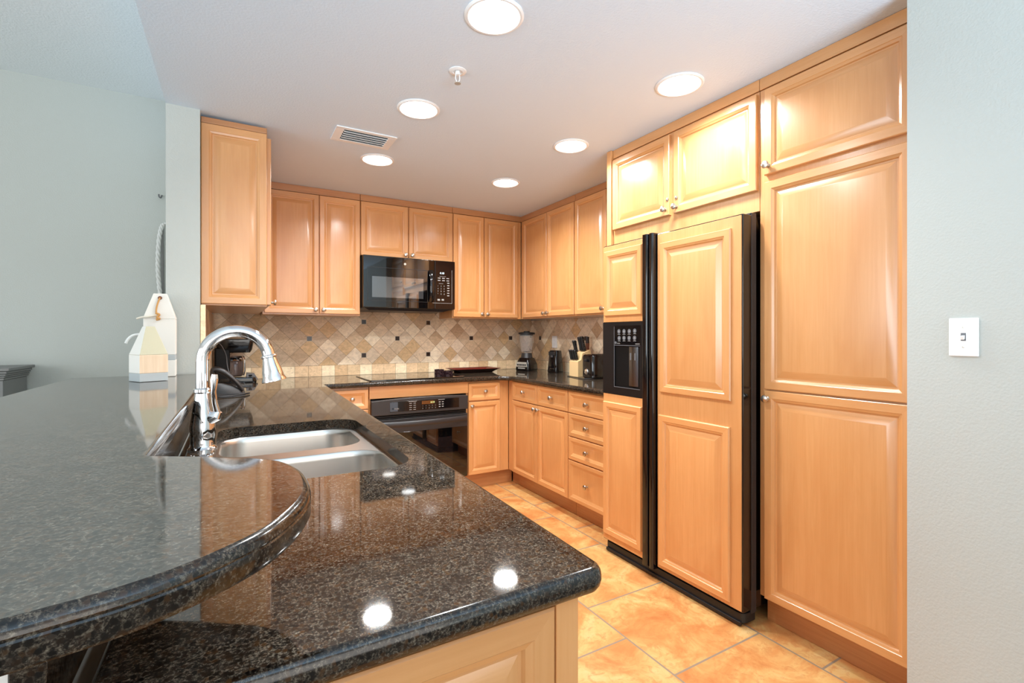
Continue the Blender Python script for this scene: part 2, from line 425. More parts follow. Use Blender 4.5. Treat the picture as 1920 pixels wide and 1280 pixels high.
def panel(mb, O, u, n, w, h, prof, s=1.0):
    v = Vector((0, 0, 1)); R = []
    for d, e in prof:
        d *= s
        R.append([mb.p(*(O + u * a + v * b + n * e)) for a, b in ((d, d), (w - d, d), (w - d, h - d), (d, h - d))])
    for A, B in zip(R, R[1:]):
        for i in range(4):
            j = (i + 1) % 4; mb.face((A[i], A[j], B[j], B[i]), 1 if i in (0, 2) else 0)
    mb.face(R[-1], 0)
def front(root, face, plane, a0, a1, z0, z1, kpos=None, kind='door', s=1.0):
    O, u, n = frame(face, plane, a0, a1, z0)
    mb = MB(); panel(mb, O, u, n, a1 - a0, z1 - z0, DOORP if kind != 'drawer' else DRAWP, s)
    o = mb.build(kind, WOOD, root, angle=12)
    if kpos:
        a, z = kpos
        P = {'-y': (a, plane - T, z), '-x': (plane - T, a, z), '+x': (plane + T, a, z)}[face]
        knob(o, P, face)
    return o
def carcass(root, x0, x1, y0, y1, z0, z1, name='carcass', mats=None): return bx(name, mats or WV, root, x0, x1, y0, y1, z0, z1, 0.0015)

UB, UT = 1.447, 2.385
G_UP = None
# left wall cabinet with decorative end panel
r = thing('wall_cabinet', 'narrow maple wall cabinet on the left whose raised end panel faces the viewer', 'cabinet', (0.0, 3.5, UB))
carcass(r, -0.152, 0.153, 2.992, 4.03, UB, UT)
front(r, '-y', 2.992, -0.152, 0.153, 1.455, 2.394, kind='end_panel', s=1.05)
front(r, '+x', 0.155, 3.0, 3.5, 1.46, 2.38, (3.045, 1.475)); front(r, '+x', 0.155, 3.506, 3.985, 1.46, 2.38, (3.55, 1.5))
bx('top_trim', WT, r, -0.152, 0.153, 2.975, 4.03, 2.396, 2.426)
# back wall, left pair
r = thing('wall_cabinet', 'two-door tall maple wall cabinet between the left cabinet and the microwave', 'cabinet', (0.55, 4.2, UB))
carcass(r, 0.178, 0.884, 4.035, 4.355, UB, UT)
front(r, '-y', 4.035, 0.190, 0.568, 1.459, 2.381, (0.545, 1.489)); front(r, '-y', 4.035, 0.575, 0.881, 1.459, 2.381, (0.602, 1.489))
bx('top_trim', WT, r, 0.178, 0.884, 4.028, 4.355, 2.387, 2.439)
# above microwave
r = thing('wall_cabinet', 'short two-door maple cabinet directly above the black microwave', 'cabinet', (1.29, 4.2, 1.936))
carcass(r, 0.887, 1.692, 4.035, 4.355, 1.946, UT)
front(r, '-y', 4.035, 0.889, 1.282, 1.943, 2.381, (1.258, 1.972)); front(r, '-y', 4.035, 1.289, 1.688, 1.943, 2.381, (1.316, 1.972))
bx('top_trim', WT, r, 0.887, 1.692, 4.028, 4.355, 2.387, 2.439)
# back wall, right pair
r = thing('wall_cabinet', 'two-door maple wall cabinet right of the microwave, ending in the corner', 'cabinet', (2.03, 4.2, UB))
carcass(r, 1.695, 2.412, 4.035, 4.355, UB, UT)
front(r, '-y', 4.035, 1.699, 2.001, 1.457, 2.379, (1.978, 1.487)); front(r, '-y', 4.035, 2.008, 2.366, 1.457, 2.379, (2.036, 1.487))
bx('top_trim', WT, r, 1.695, 2.412, 4.028, 4.355, 2.387, 2.439)
# right wall pair
r = thing('wall_cabinet', 'two-door maple wall cabinet on the right wall beside the corner, knobs together', 'cabinet', (2.57, 3.6, UB))
carcass(r, 2.415, 2.72, 3.167, 4.03, UB, UT)
front(r, '-x', 2.415, 3.571, 3.985, 1.459, 2.380, (3.60, 1.489)); front(r, '-x', 2.415, 3.171, 3.564, 1.459, 2.380, (3.54, 1.489))
bx('top_trim', WT, r, 2.408, 2.72, 3.167, 4.03, 2.387, 2.439)
r = thing('wall_cabinet', 'single-door maple wall cabinet on the right wall next to the refrigerator', 'cabinet', (2.57, 2.8, UB))
carcass(r, 2.415, 2.72, 2.36, 3.164, UB, UT)
front(r, '-x', 2.415, 2.775, 3.158, 1.459, 2.380, (2.806, 1.492))
front(r, '-x', 2.415, 2.368, 2.768, 1.459, 2.380)
bx('top_trim', WT, r, 2.408, 2.72, 2.36, 3.164, 2.387, 2.439)

# over the fridge
XF = 2.05
r = thing('fridge_cabinet', 'wide two-door maple cabinet with small locks above the refrigerator', 'cabinet', (2.4, 1.82, 1.84))
carcass(r, XF, 2.72, 1.334, 2.30, 1.848, UT)
bx('side_panel', WV, r, 2.03, 2.72, 2.302, 2.342, 0.945 + 0.01, 2.439)
front(r, '-x', XF, 1.842, 2.293, 1.940, 2.372, (1.866, 1.972)); front(r, '-x', XF, 1.340, 1.812, 1.940, 2.372, (1.79, 1.970))
for dy, z in ((1.850, 2.022), (1.788, 2.018)):
    mb = MB(); mb.M = Matrix.Translation((2.03, dy, z)) @ Matrix.Rotation(-PI / 2, 4, 'Y')
    mb.lathe([(0.0085, 0.0), (0.0085, 0.005), (0.005, 0.006), (0.0001, 0.006)], n=16); o = mb.build('lock', M_NICK, r)
bx('top_trim', WH, r, 2.045, 2.72, 1.334, 2.30, 2.387, 2.439)
# pantry
r = thing('pantry_cabinet', 'tall maple pantry cabinet with three doors beside the right wall', 'cabinet', (2.4, 1.05, 0))
carcass(r, XF, 2.72, 0.752, 1.332, 0.125, UT)
front(r, '-x', XF, 0.758, 1.302, 1.996, 2.374, (1.283, 2.034))
front(r, '-x', XF, 0.758, 1.302, 1.052, 1.964)
front(r, '-x', XF, 0.758, 1.302, 0.127, 1.046, (1.285, 1.012))
bx('top_trim', WH, r, 2.045, 2.72, 0.752, 1.332, 2.387, 2.439)
bx('toe_kick', WT, r, 2.10, 2.72, 0.752, 1.33, 0.0, 0.123)

# base cabinets, right run
XB = 2.075
CT = CZ - 0.037
r = thing('base_cabinet', 'two-door maple base cabinet with two drawers under the right counter by the corner', 'cabinet', (2.4, 3.2, 0))
carcass(r, XB, 2.72, 2.789, 3.677, 0.122, CT)
for a0, a1, kx in ((3.198, 3.588, 3.222), (2.793, 3.192, 3.168)):
    front(r, '-x', XB, a0, a1, 0.745, 0.898, ((a0 + a1) / 2, 0.822), 'drawer'); front(r, '-x', XB, a0, a1, 0.129, 0.738, (kx, 0.707))
bx('toe_kick', WT, r, 2.13, 2.72, 2.789, 3.70, 0, 0.121)
r = thing('drawer_cabinet', 'four-drawer maple base cabinet between the corner cabinet and the refrigerator', 'cabinet', (2.4, 2.5, 0))
carcass(r, XB, 2.72, 2.35, 2.787, 0.122, CT)
for z0, z1 in ((0.745, 0.897), (0.580, 0.738), (0.416, 0.573), (0.129, 0.409)):
    front(r, '-x', XB, 2.357, 2.783, z0, z1, (2.57, (z0 + z1) / 2), 'drawer')
bx('toe_kick', WT, r, 2.13, 2.72, 2.35, 2.787, 0, 0.121)
# back run
YF = 3.68
r = thing('base_cabinet', 'maple base cabinet with one drawer over one door right of the oven', 'cabinet', (1.85, 4.0, 0))
carcass(r, 1.682, 2.073, YF, 4.35, 0.122, CT)
front(r, '-y', YF, 1.684, 1.981, 0.745, 0.890, (1.835, 0.818), 'drawer'); front(r, '-y', YF, 1.684, 1.981, 0.127, 0.733, (1.712, 0.700))
bx('toe_kick', WT, r, 1.682, 2.128, 3.715, 4.35, 0, 0.121)
r = thing('oven_cabinet', 'maple base cabinet framing the black wall oven', 'cabinet', (1.27, 4.0, 0))
carcass(r, 0.872, 0.884, YF, 4.35, 0.122, CT, 'side_panel'); carcass(r, 1.668, 1.680, YF, 4.35, 0.122, CT, 'side_panel')
bx('top_rail', [WH], r, 0.872, 1.680, 3.662, 3.70, 0.812, CT)
bx('toe_kick', WT, r, 0.872, 1.680, 3.715, 4.35, 0, 0.121)
r = thing('drawer_cabinet', 'maple drawer cabinet left of the oven, half hidden by the peninsula', 'cabinet', (0.7, 4.0, 0))
carcass(r, 0.56, 0.870, YF, 4.35, 0.122, CT)
for z0, z1 in ((0.742, 0.888), (0.580, 0.735), (0.416, 0.573), (0.129, 0.409)):
    front(r, '-y', YF, 0.575, 0.864, z0, z1, (0.745, (z0 + z1) / 2 + 0.005), 'drawer')
bx('toe_kick', WT, r, 0.56, 0.870, 3.715, 4.35, 0, 0.121)
# peninsula base
r = thing('peninsula_cabinet', 'maple peninsula base cabinet with a raised end panel under the granite corner', 'cabinet', (0.15, 2.0, 0))
hd = CT - 0.23
for b in ((-0.138, 0.43, 0.598, 1.235, 0.122, CT), (-0.138, 0.43, 1.2352, 2.12, 0.122, hd), (-0.138, 0.43, 2.1202, 4.35, 0.122, CT)): bx('carcass', WV, r, *b)
bx('sink_apron', WV, r, 0.4285, 0.4305, 1.236, 2.119, hd, CT)
front(r, '-y', 0.598, -0.138, 0.405, 0.13, 0.893, kind='end_panel', s=1.1)
bx('corner_post', WV, r, 0.406, 0.446, 0.578, 0.66, 0.0, CT)
for a0, a1 in ((0.67, 1.22), (1.226, 1.66), (1.666, 2.1), (2.106, 2.6), (2.606, 3.1)):
    front(r, '+x', 0.431, a0, a1, 0.745, 0.89, ((a0 + a1) / 2, 0.82), 'drawer'); front(r, '+x', 0.431, a0, a1, 0.13, 0.738, (a1 - 0.03, 0.70))
bx('toe_kick', WT, r, -0.138, 0.37, 0.65, 4.35, 0, 0.121)

# ------------------------------------------------------------------ granite
BULL = [(0.012, 0), (0.0085, 0.0006), (0.0045, 0.003), (0.0015, 0.0075), (0.0, 0.014), (0.0, 0.021), (0.0015, 0.028), (0.006, 0.0345), (0.010, 0.036)]
sink_hole = rrect(-0.052, 0.428, 1.262, 2.098, 0.085, 8)
out = [(-0.128, 0.556), (0.487, 0.556), (0.556, 3.63), (1.955, 3.63), (2.03, 3.555), (2.03, 2.345), (2.725, 2.345), (2.725, 4.356), (-0.128, 4.356)]
mb = MB(); slab(mb, fillet(out, [0, 0.03, 0.006, 0.05, 0.05, 0, 0, 0, 0]), [sink_hole[::-1]], CZ - 0.036, CZ, BULL)
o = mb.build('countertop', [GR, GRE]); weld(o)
tag(o, 'dark speckled granite worktop running from the peninsula around to the refrigerator', 'countertop')
mb = MB(); mb.box(-0.1635, -0.1395, 0.556, 2.93, CZ + 0.001, BZ - 0.037)
tag(mb.build('granite_riser', GRE, bevel=0.002), 'upright granite strip between the peninsula worktop and the raised bar', 'riser')
edge = [(-0.121, 0.978), (-0.052, 0.935), (0.032, 0.874)]
curve = catmull([(0.032, 0.874), (0.066, 0.833), (0.084, 0.775), (0.088, 0.717), (0.084, 0.660), (0.071, 0.614), (0.051, 0.572), (0.027, 0.536), (-0.006, 0.505), (-0.036, 0.484), (-0.072, 0.467), (-0.106, 0.458), (-0.150, 0.450), (-0.25, 0.441), (-0.37, 0.443), (-0.49, 0.475), (-0.585, 0.545), (-0.63, 0.65)], 4)
bar = [(-0.113, 2.927), (-0.117, 1.30), (-0.121, 0.986), (-0.114, 0.974), (-0.052, 0.935)] + curve + [(-0.64, 0.75), (-0.655, 2.927)]
BAREDGE = [(0.010, 0), (0.0075, 0.0005), (0.004, 0.0025), (0.001, 0.006), (0.0, 0.0105), (0.0012, 0.0125), (0.0012, 0.0135), (0.0, 0.015), (0.0, 0.030), (0.003, 0.036)]
mb = MB(); slab(mb, bar[::-1], [], BZ - 0.036, BZ, BAREDGE)
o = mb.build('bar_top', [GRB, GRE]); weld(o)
tag(o, 'raised granite bar top with a rounded end in the left foreground', 'bar top')

# ------------------------------------------------------------------ backsplash
PAL = [(212, 194, 168), (202, 180, 152), (188, 164, 134), (206, 188, 164), (178, 152, 122), (196, 178, 154), (190, 168, 140), (216, 200, 174), (182, 160, 134), (190, 160, 120)]
SOL = [(204, 176, 140), (192, 162, 124), (220, 202, 170), (196, 170, 134)]
def clip(poly, s0, s1, t0, t1):
    for ax, lim, sg in ((0, s0, 1), (0, s1, -1), (1, t0, 1), (1, t1, -1)):
        o = []
        for i in range(len(poly)):
            a, b = poly[i - 1], poly[i]
            ia = (a[ax] - lim) * sg >= 0; ib = (b[ax] - lim) * sg >= 0
            if ia != ib:
                t = (lim - a[ax]) / (b[ax] - a[ax]); o.append((a[0] + (b[0] - a[0]) * t, a[1] + (b[1] - a[1]) * t))
            if ib: o.append(b)
        poly = o
        if len(poly) < 3: return []
    return poly
D2 = 0.0747
def tiles(mb, s0, s1, phase, to3, t0=CZ + 0.001, tsol=1.034, t1=1.4465):
    def put(poly, col):
        if len(poly) < 3: return
        mb.color = lin(*col)
        a = [mb.p(*to3(s, t, 0.004)) for s, t in poly]; b = [mb.p(*to3(s, t, 0.0075)) for s, t in poly]
        k = len(poly); mb.face(b, 0)
        for i in range(k): mb.face((a[i], a[(i + 1) % k], b[(i + 1) % k], b[i]), 0)
        mb.color = None
    g = 0.0013
    n0 = int((s0 - phase) / D2) - 2; n1 = int((s1 - phase) / D2) + 2
    for i in range(n0, n1 + 1):
        for j in range(-4, 4):
            if (i + j) % 2 == 0: continue
            cx, cz = phase + i * D2, 1.262 + j * D2; h = D2 - g * 1.4
            put(clip([(cx - h, cz), (cx, cz - h), (cx + h, cz), (cx, cz + h)], s0, s1, tsol + g, t1), random.choice(PAL))
    k = int((s0 - phase) / 0.1055) - 2
    while phase - 0.007 + k * 0.1055 < s1:
        a = phase - 0.007 + k * 0.1055
        put(clip([(a + g, t0), (a + 0.1055 - g, t0), (a + 0.1055 - g, tsol - g), (a + g, tsol - g)], s0, s1, t0, tsol), SOL[2] if k % 3 == 1 else random.choice(SOL[:2] + SOL[3:]))
        k += 1
    c = [mb.p(*to3(s, t, d)) for d in (0.0, 0.0058) for s, t in ((s0, t0), (s1, t0), (s1, t1), (s0, t1))]
    for q in ((4, 5, 6, 7), (0, 1, 5, 4), (1, 2, 6, 5), (2, 3, 7, 6), (3, 0, 4, 7)): mb.face([c[i] for i in q], 1)
bs = thing('backsplash', 'beige diagonal stone tile backsplash with small dark square accents', 'backsplash', (1.3, 4.37, CZ))
yb, xr, xl = YB - 0.001, XR - 0.001, -0.153
mb = MB(); tiles(mb, -0.145, XR - 0.009, 0.543, lambda s, t, d: (s, yb - d * 1.6, t), t1=1.535); mb.build('back_tiles', [M_TRAV, M_GROUT], bs)
mb = MB(); tiles(mb, 2.348, YB - 0.014, 4.175, lambda s, t, d: (xr - d * 1.6, s, t)); mb.build('right_tiles', [M_TRAV, M_GROUT], bs)
mb = MB(); tiles(mb, 2.95, YB - 0.014, 4.22, lambda s, t, d: (xl + d * 1.6, s, t)); mb.build('left_tiles', [M_TRAV, M_GROUT], bs)
mb = MB(); mb.color = lin(226, 204, 168); mb.box(-0.153, -0.130, 2.934, 2.949, CZ + 0.001, 1.4465); mb.build('edge_tile', [M_TRAV], bs, bevel=0.003)
def accent(x0, x1, y0, y1, z, ax):
    mb = MB(); h = 0.0225
    if ax == 'y': mb.box(x0 - h, x0 + h, y0 - 0.0142, y0 - 0.006, z - h, z + h, 1); mb.box(x0 - .0185, x0 + .0185, y0 - 0.0155, y0 - 0.012, z - .0185, z + .0185, 0)
    else: mb.box(x0 - 0.0142, x0 - 0.006, y0 - h, y0 + h, z - h, z + h, 1); mb.box(x0 - 0.0155, x0 - 0.012, y0 - .0185, y0 + .0185, z - .0185, z + .0185, 0)
    o = mb.build('accent_tile', [M_ACC, plain_pale], bs); o['label'] = 'small dark glass square'
plain_pale = plain('pale_grout', lin(206, 190, 168), 0.8)
for x, z in ((0.543, 1.262), (0.991, 1.4085), (0.991, 1.114), (1.292, 1.262), (1.588, 1.4085), (1.588, 1.112), (2.036, 1.262), (2.485, 1.262)): accent(x, 0, yb, 0, z, 'y')
for y in (4.175, 3.43): accent(xr, 0, y, 0, 1.262, 'x')

# ------------------------------------------------------------------ sink and faucet
r = thing('sink', 'stainless steel double-bowl undermount sink set in the peninsula worktop', 'sink', (0.19, 1.68, 0.70))
def bowl(x0, x1, y0, y1, zt, depth, rad):
    mb = MB(); P = []
    for d, dz in ((0, 0), (0.003, 0.004), (0.006, 0.02), (0.010, depth - 0.04), (0.018, depth - 0.015), (0.034, depth - 0.003), (0.06, depth)):
        P.append([(x, y, zt - dz) for x, y in rrect(x0 + d, x1 - d, y0 + d, y1 - d, max(rad - d * 0.4, 0.03), 8)])
    mb.loft(P, 0, True, False, True); cx, cy = (x0 + x1) / 2, (y0 + y1) / 2
    o = mb.build('bowl', M_STEEL, r)
    d = MB(); d.lathe([(0.055, 0.001), (0.052, 0.003), (0.042, 0.002), (0.038, -0.0), (0.0001, -0.0)], (cx, cy, zt - depth + 0.0006), 24); d.build('drain', M_CHROME, r)
zt = CZ - 0.038
bowl(-0.045, 0.421, 1.27, 1.665, zt, 0.205, 0.09); bowl(-0.045, 0.40, 1.745, 2.085, zt, 0.19, 0.09)
mb = MB(); fill_caps(mb, rrect(-0.075, 0.405 + 0.045, 1.243, 2.115, 0.05, 6), [rrect(-0.045, 0.421, 1.27, 1.665, 0.09, 8), rrect(-0.045, 0.40, 1.745, 2.085, 0.09, 8)], zt + 0.0006)
mb.build('rim', M_STEEL, r)

FX, FY = -0.0845, 1.735
r = thing('faucet', 'tall chrome gooseneck pull-down faucet behind the sink', 'faucet', (FX, FY, CZ))
mb = MB(); mb.lathe([(0.039, 0.0), (0.039, 0.006), (0.034, 0.011), (0.0315, 0.016), (0.033, 0.045), (0.0335, 0.075), (0.029, 0.105), (0.0235, 0.14), (0.021, 0.165), (0.0205, 0.172), (0.0245, 0.176), (0.0245, 0.184), (0.0205, 0.188)], (FX, FY, CZ), 28, cap0=True)
mb.build('body', M_CHROME, r)
pts = [(FX, FY, CZ + 0.185)] + [(FX, FY, CZ + 0.20 + 0.02 * i) for i in range(4)]
cx, cz, R = FX + 0.0895, 1.212, 0.0895
for i in range(0, 27):
    a = PI - math.radians(172) * i / 26
    pts.append((cx + R * math.cos(a), FY - 0.012 * (i / 26), cz + R * math.sin(a)))
mb = MB(); mb.tube(pts, 0.0185, 18); mb.build('neck', M_CHROME, r)
e = Vector(pts[-1]); dv = (Vector((0.20, -0.06, -1))).normalized()
mb = MB(); q = Vector((0, 0, 1)).rotation_difference(dv).to_matrix().to_4x4(); mb.M = Matrix.Translation(e) @ q
mb.lathe([(0.0001, -0.002), (0.0195, -0.002), (0.023, 0.001), (0.023, 0.005), (0.020, 0.008), (0.022, 0.02), (0.029, 0.05), (0.031, 0.068), (0.036, 0.078), (0.036, 0.083), (0.030, 0.084), (0.0001, 0.082)], n=26)
mb.build('spray_head', M_CHROME, r)
mb = MB(); hx = FX + 0.028
mb.tube([(hx - 0.01, FY - 0.012, 1.035), (hx + 0.008, FY - 0.016, 1.045), (hx + 0.014, FY - 0.018, 1.058)], [0.017, 0.018, 0.010], 16)
mb.tube([(hx + 0.010, FY - 0.018, 1.055), (hx + 0.004, FY - 0.022, 1.085), (hx + 0.001, FY - 0.026, 1.12), (hx + 0.003, FY - 0.030, 1.155), (hx + 0.004, FY - 0.031, 1.172)], [0.009, 0.0075, 0.007, 0.0105, 0.008], 14)
mb.build('lever', M_CHROME, r)

# ------------------------------------------------------------------ cooktop, oven, microwave
mb = MB(); slab(mb, rrect(0.885, 1.662, 3.686, 4.20, 0.012, 4), [], CZ + 0.001, CZ + 0.008, [(0.003, 0), (0, 0.002), (0, 0.007)])
o = mb.build('cooktop', [M_GLASSB, M_GLASSB]); weld(o); tag(o, 'flat black glass cooktop on the back counter below the microwave', 'cooktop')

r = thing('wall_oven', 'black built-in oven with curved handle below the cooktop', 'oven', (1.27, 4.0, 0.13))
bx('body', M_MATTE, r, 0.886, 1.666, 3.672, 4.2, 0.13, 0.80)
P = []
for i in range(13):
    t = i / 12; P.append((0.876 + 0.784 * t, 0.798 + 0.012 * (1 - (2 * t - 1) ** 2)))
mb = MB(); poly = [(0.876, 0.686)] + [(1.660, 0.686)] + P[::-1]
mb.M = Matrix(((1, 0, 0, 0), (0, 0, -1, 3.66), (0, 1, 0, 0), (0, 0, 0, 1)))
mb.prism(poly, 0.0, 0.038); cp = mb.build('control_panel', M_SATIN, r, bevel=0.006, seg=3)
u, v, n = (1, 0, 0), (0, 0, 1), (0, -1, 0)
bx('display_glass', M_BLACK, cp, 1.015, 1.580, 3.6205, 3.625, 0.708, 0.786, 0.001)
mb = MB(); mb.box(1.265, 1.36, 3.6195, 3.6203, 0.752, 0.778, 1)
text(mb, '4:10', 0.020, (1.335, 3.6192, 0.758), u, v, n, 0)
mb.build('clock_display', [M_LEDG, M_AMBER], cp)
bx('smoked_panel', plain('smoked_panel', lin(70, 76, 84), 0.2), cp, 1.015, 1.075, 3.6195, 3.6203, 0.712, 0.782, 0)
mb = MB(); y = 3.6195
text(mb, 'Profile', 0.014, (1.047, y, 0.728), u, v, n, 0, shear=0.2)
for i in range(12):
    a = 2 * PI * i / 12; b = 2 * PI * (i + 1) / 12; c = (1.038, 0.7325)
    mb.face([mb.p(c[0] + rr * math.cos(q), y, c[1] + rr * math.sin(q)) for rr, q in ((0.0065, a), (0.0065, b), (0.0045, b), (0.0045, a))])
mb.face([mb.p(1.038 + dx, y, 0.7325 + dz) for dx, dz in ((-.002, -.003), (.002, -.003), (.002, .003), (-.002, .003))])
for row in range(4):
    for c in range(2): mb.box(1.165 + c * 0.032, 1.185 + c * 0.032, y - 0.0002, y, 0.716 + row * 0.016, 0.7195 + row * 0.016)
mb.box(1.16, 1.222, y - 0.0002, y, 0.778, 0.7815); mb.box(1.40, 1.455, y - 0.0002, y, 0.778, 0.7815)
for row in range(2):
    for i in range(5): text(mb, '1234567890'[row * 5 + i], 0.011, (1.27 + 0.026 * i, y, 0.736 - 0.019 * row), u, v, n)
for row in range(3):
    for c in range(2): mb.box(1.405 + c * 0.026, 1.42 + c * 0.026, y - 0.0002, y, 0.722 + row * 0.018, 0.7285 + row * 0.018)
mb.build('key_print', M_INK, cp)
dr = bx('oven_door', M_SATIN, r, 0.884, 1.662, 3.634, 3.67, 0.135, 0.652, 0.004)
bx('window_glass', M_GLASSB, dr, 0.889, 1.657, 3.6305, 3.636, 0.140, 0.548, 0.001)
mb = MB(); mb.box(1.02, 1.53, 3.6295, 3.6306, 0.24, 0.478); mb.build('window_frame', plain('tinted_glass', lin(26, 20, 20), 0.02, ior=1.7), dr)
mb = MB(); hp = []
for i in range(21):
    t = i / 20; hp.append((0.905 + 0.74 * t, 3.618 - 0.05 * math.sin(PI * t) ** 0.8, 0.618 + 0.0 * t))
rings = []
for (x, y, z) in hp: rings.append([(x, y - 0.009 * math.cos(a), z + 0.021 * math.sin(a)) for a in [2 * PI * k / 14 for k in range(14)]])
mb.loft(rings, 0, True, True, True); mb.box(0.905, 0.925, 3.612, 3.636, 0.603, 0.633); mb.box(1.625, 1.645, 3.612, 3.636, 0.603, 0.633)
mb.build('handle', M_SATIN, dr)
mb = MB()
for k in range(2): mb.box(0.89, 1.656, 3.645, 3.668, 0.656 + 0.014 * k, 0.662 + 0.014 * k)
mb.build('vent_louver', M_MATTE, r)

r = thing('microwave', 'black over-the-range microwave mounted under the short cabinet', 'microwave', (1.29, 4.15, 1.5))
bx('body', M_MATTE, r, 0.892, 1.686, 3.985, 4.352, 1.515, 1.940, 0.003)
mb = MB(); mb.loft([[(0.91, 3.99, 1.516), (1.66, 3.99, 1.516), (1.66, 4.35, 1.516), (0.91, 4.35, 1.516)], [(0.95, 4.01, 1.496), (1.60, 4.01, 1.496), (1.60, 4.34, 1.496), (0.95, 4.34, 1.496)]], 0, True, True, True)
mb.build('underside', M_SATIN, r)
dr = bx('door', M_GLASSB, r, 0.892, 1.497, 3.953, 3.984, 1.517, 1.938, 0.004)
mb = MB(); y = 3.9525; fr = [(0.925, 1.435, 1.572, 1.845)]
for x0, x1, z0, z1 in fr:
    for a in ((x0, x1, z1 - .003, z1), (x0, x1, z0, z0 + .003), (x0, x0 + .003, z0, z1), (x1 - .003, x1, z0, z1)): mb.box(a[0], a[1], y - .0004, y, a[2], a[3])
mb.build('window_outline', plain('outline_black', lin(3, 3, 3), 0.5), dr)
mb = MB(); mb.box(0.962, 1.395, y - 0.0005, y + 0.0003, 1.60, 1.77); mb.build('window_screen', plain('screen_glass', lin(60, 62, 64), 0.03, ior=2.4), dr)
mb = MB()
mb.M = Matrix.Translation((1.235, y - 0.0004, 1.885)) @ Matrix.Rotation(PI / 2, 4, 'X')
mb.lathe([(0.0001, 0), (0.010, 0)], n=20, m=0); mb.M = Matrix.Identity(4)
mb.build('badge', M_SILV, dr)
cp = bx('control_panel', M_BLACK, r, 1.499, 1.686, 3.953, 3.984, 1.517, 1.938, 0.004)
mb = MB(); y = 3.9527
for a in ((1.655, 1.6575, 1.57, 1.86), (1.475, 1.657, 1.568, 1.5705)): mb.box(a[0], a[1], y - .0004, y, a[2], a[3])
text(mb, '4:10', 0.024, (1.543, y, 1.822), u, v, n, 1)
mb.box(1.54, 1.60, y - .0003, y, 1.800, 1.8025)
for row in range(2):
    for c in range(3): mb.box(1.525 + 0.04 * c, 1.550 + 0.04 * c, y - .0003, y, 1.762 + 0.02 * row, 1.770 + 0.02 * row)
mb.box(1.535, 1.575, y - .0003, y, 1.738, 1.7405)
for row in range(4):
    for c in range(3): text(mb, ('123', '456', '789', '*0#')[row][c], 0.017, (1.523 + 0.028 * c, y, 1.712 - 0.023 * row), u, v, n)
for row in range(6): mb.box(1.612, 1.632, y - .0003, y, 1.632 + 0.022 * row, 1.640 + 0.022 * row)
mb.box(1.522, 1.545, y - .0003, y, 1.590, 1.605); mb.box(1.560, 1.582, y - .0003, y, 1.592, 1.606)
mb.build('key_print', [M_INK, M_LED], cp)
mb = MB(); hp = [(1.462, 3.952 - 0.034 * math.sin(PI * i / 14) ** 0.6, 1.575 + 0.275 * i / 14) for i in range(15)]
rings = [[(x + 0.021 * math.cos(a), yy + 0.009 * math.sin(a), z) for a in [2 * PI * k / 14 for k in range(14)]] for x, yy, z in hp]
mb.loft(rings, 0, True, True, True); mb.build('handle', M_BLACK, dr)

# ------------------------------------------------------------------ refrigerator
r = thing('refrigerator', 'side-by-side refrigerator with maple door panels and black trim', 'refrigerator', (2.3, 1.80, 0))
bx('body', M_BLACK, r, 2.005, 2.70, 1.345, 2.292, 0.06, 1.828)
mb = MB(); mb.box(1.996, 2.03, 1.337, 1.347, 0.05, 1.835); mb.box(1.996, 2.03, 1.338, 2.296, 1.825, 1.836); mb.build('frame_trim', M_SATIN, r, bevel=0.002)
mb = MB(); mb.prism(fillet([(1.945, 1.342), (2.03, 1.342), (2.03, 2.25), (1.945, 2.25)], [0.03, 0, 0, 0.02]), 0.012, 0.056)
mb.box(1.935, 1.95, 1.352, 2.24, 0.004, 0.022); mb.build('base_grille', M_MATTE, r, bevel=0.003)
def rdoor(name, y0, y1, label=None):
    o = bx(name, M_BLACK, r, 1.934, 1.994, y0, y1, 0.068, 1.824, 0.003)
    if label: o['label'] = label
    return o
fz = rdoor('freezer_door', 1.915, 2.262); fd = rdoor('fridge_door', 1.336, 1.832)
def wpan(d, y0, y1, z0, z1):
    m = MB(); m.box(1.929, 1.936, y0, y1, z0, z1); m.build('flat_panel', WV, d, bevel=0.001)
def rpan(d, y0, y1, z0, z1):
    O, u_, n_ = frame('-x', 1.929, y0, y1, z0); m = MB()
    pr = [(0, 0), (0, .008), (.004, .014), (.030, .014), (.033, .011), (.040, .009), (.044, .003), (.049, .003), (.075, .011), (.078, .0115)]
    panel(m, O, u_, n_, y1 - y0, z1 - z0, pr); m.build('raised_panel', WOOD, d, angle=12)
wpan(fz, 1.920, 2.256, 1.367, 1.818); rpan(fz, 1.930, 2.238, 1.403, 1.787)
wpan(fz, 1.920, 2.256, 0.074, 0.944); rpan(fz, 1.934, 2.247, 0.110, 0.897)
wpan(fd, 1.342, 1.826, 0.074, 1.818); rpan(fd, 1.388, 1.803, 0.994, 1.768); rpan(fd, 1.394, 1.811, 0.094, 0.877)
mb = MB()
y0, y1, z0, z1 = 1.953, 2.156, 0.992, 1.230
for b in ((1.918, 2.257, 0.946, z0), (1.918, 2.257, z1, 1.365), (1.918, y0, z0, z1), (y1, 2.257, z0, z1)): mb.box(1.9265, 1.9335, b[0], b[1], b[2], b[3])
dp = mb.build('dispenser', plain('pebbled_black', lin(16, 15, 16), 0.42, spec=0.35), fz)
mb = MB(); mb.box(1.9330, 1.9338, y0, y1, z0, z1, 0); mb.box(1.9325, 1.934, y0, y1, z0, z0 + 0.004, 0)
cyl = [(1.9345 - 0.008 * math.sin(PI * i / 10), 1.967 + 0.080 * i / 10) for i in range(11)]
mb.loft([[(x, yy, z0 + 0.012) for x, yy in cyl], [(x, yy, z1 - 0.006) for x, yy in cyl]], 1, False)
mb.box(1.9275, 1.934, 1.985, 2.03, 1.15, 1.19, 2)
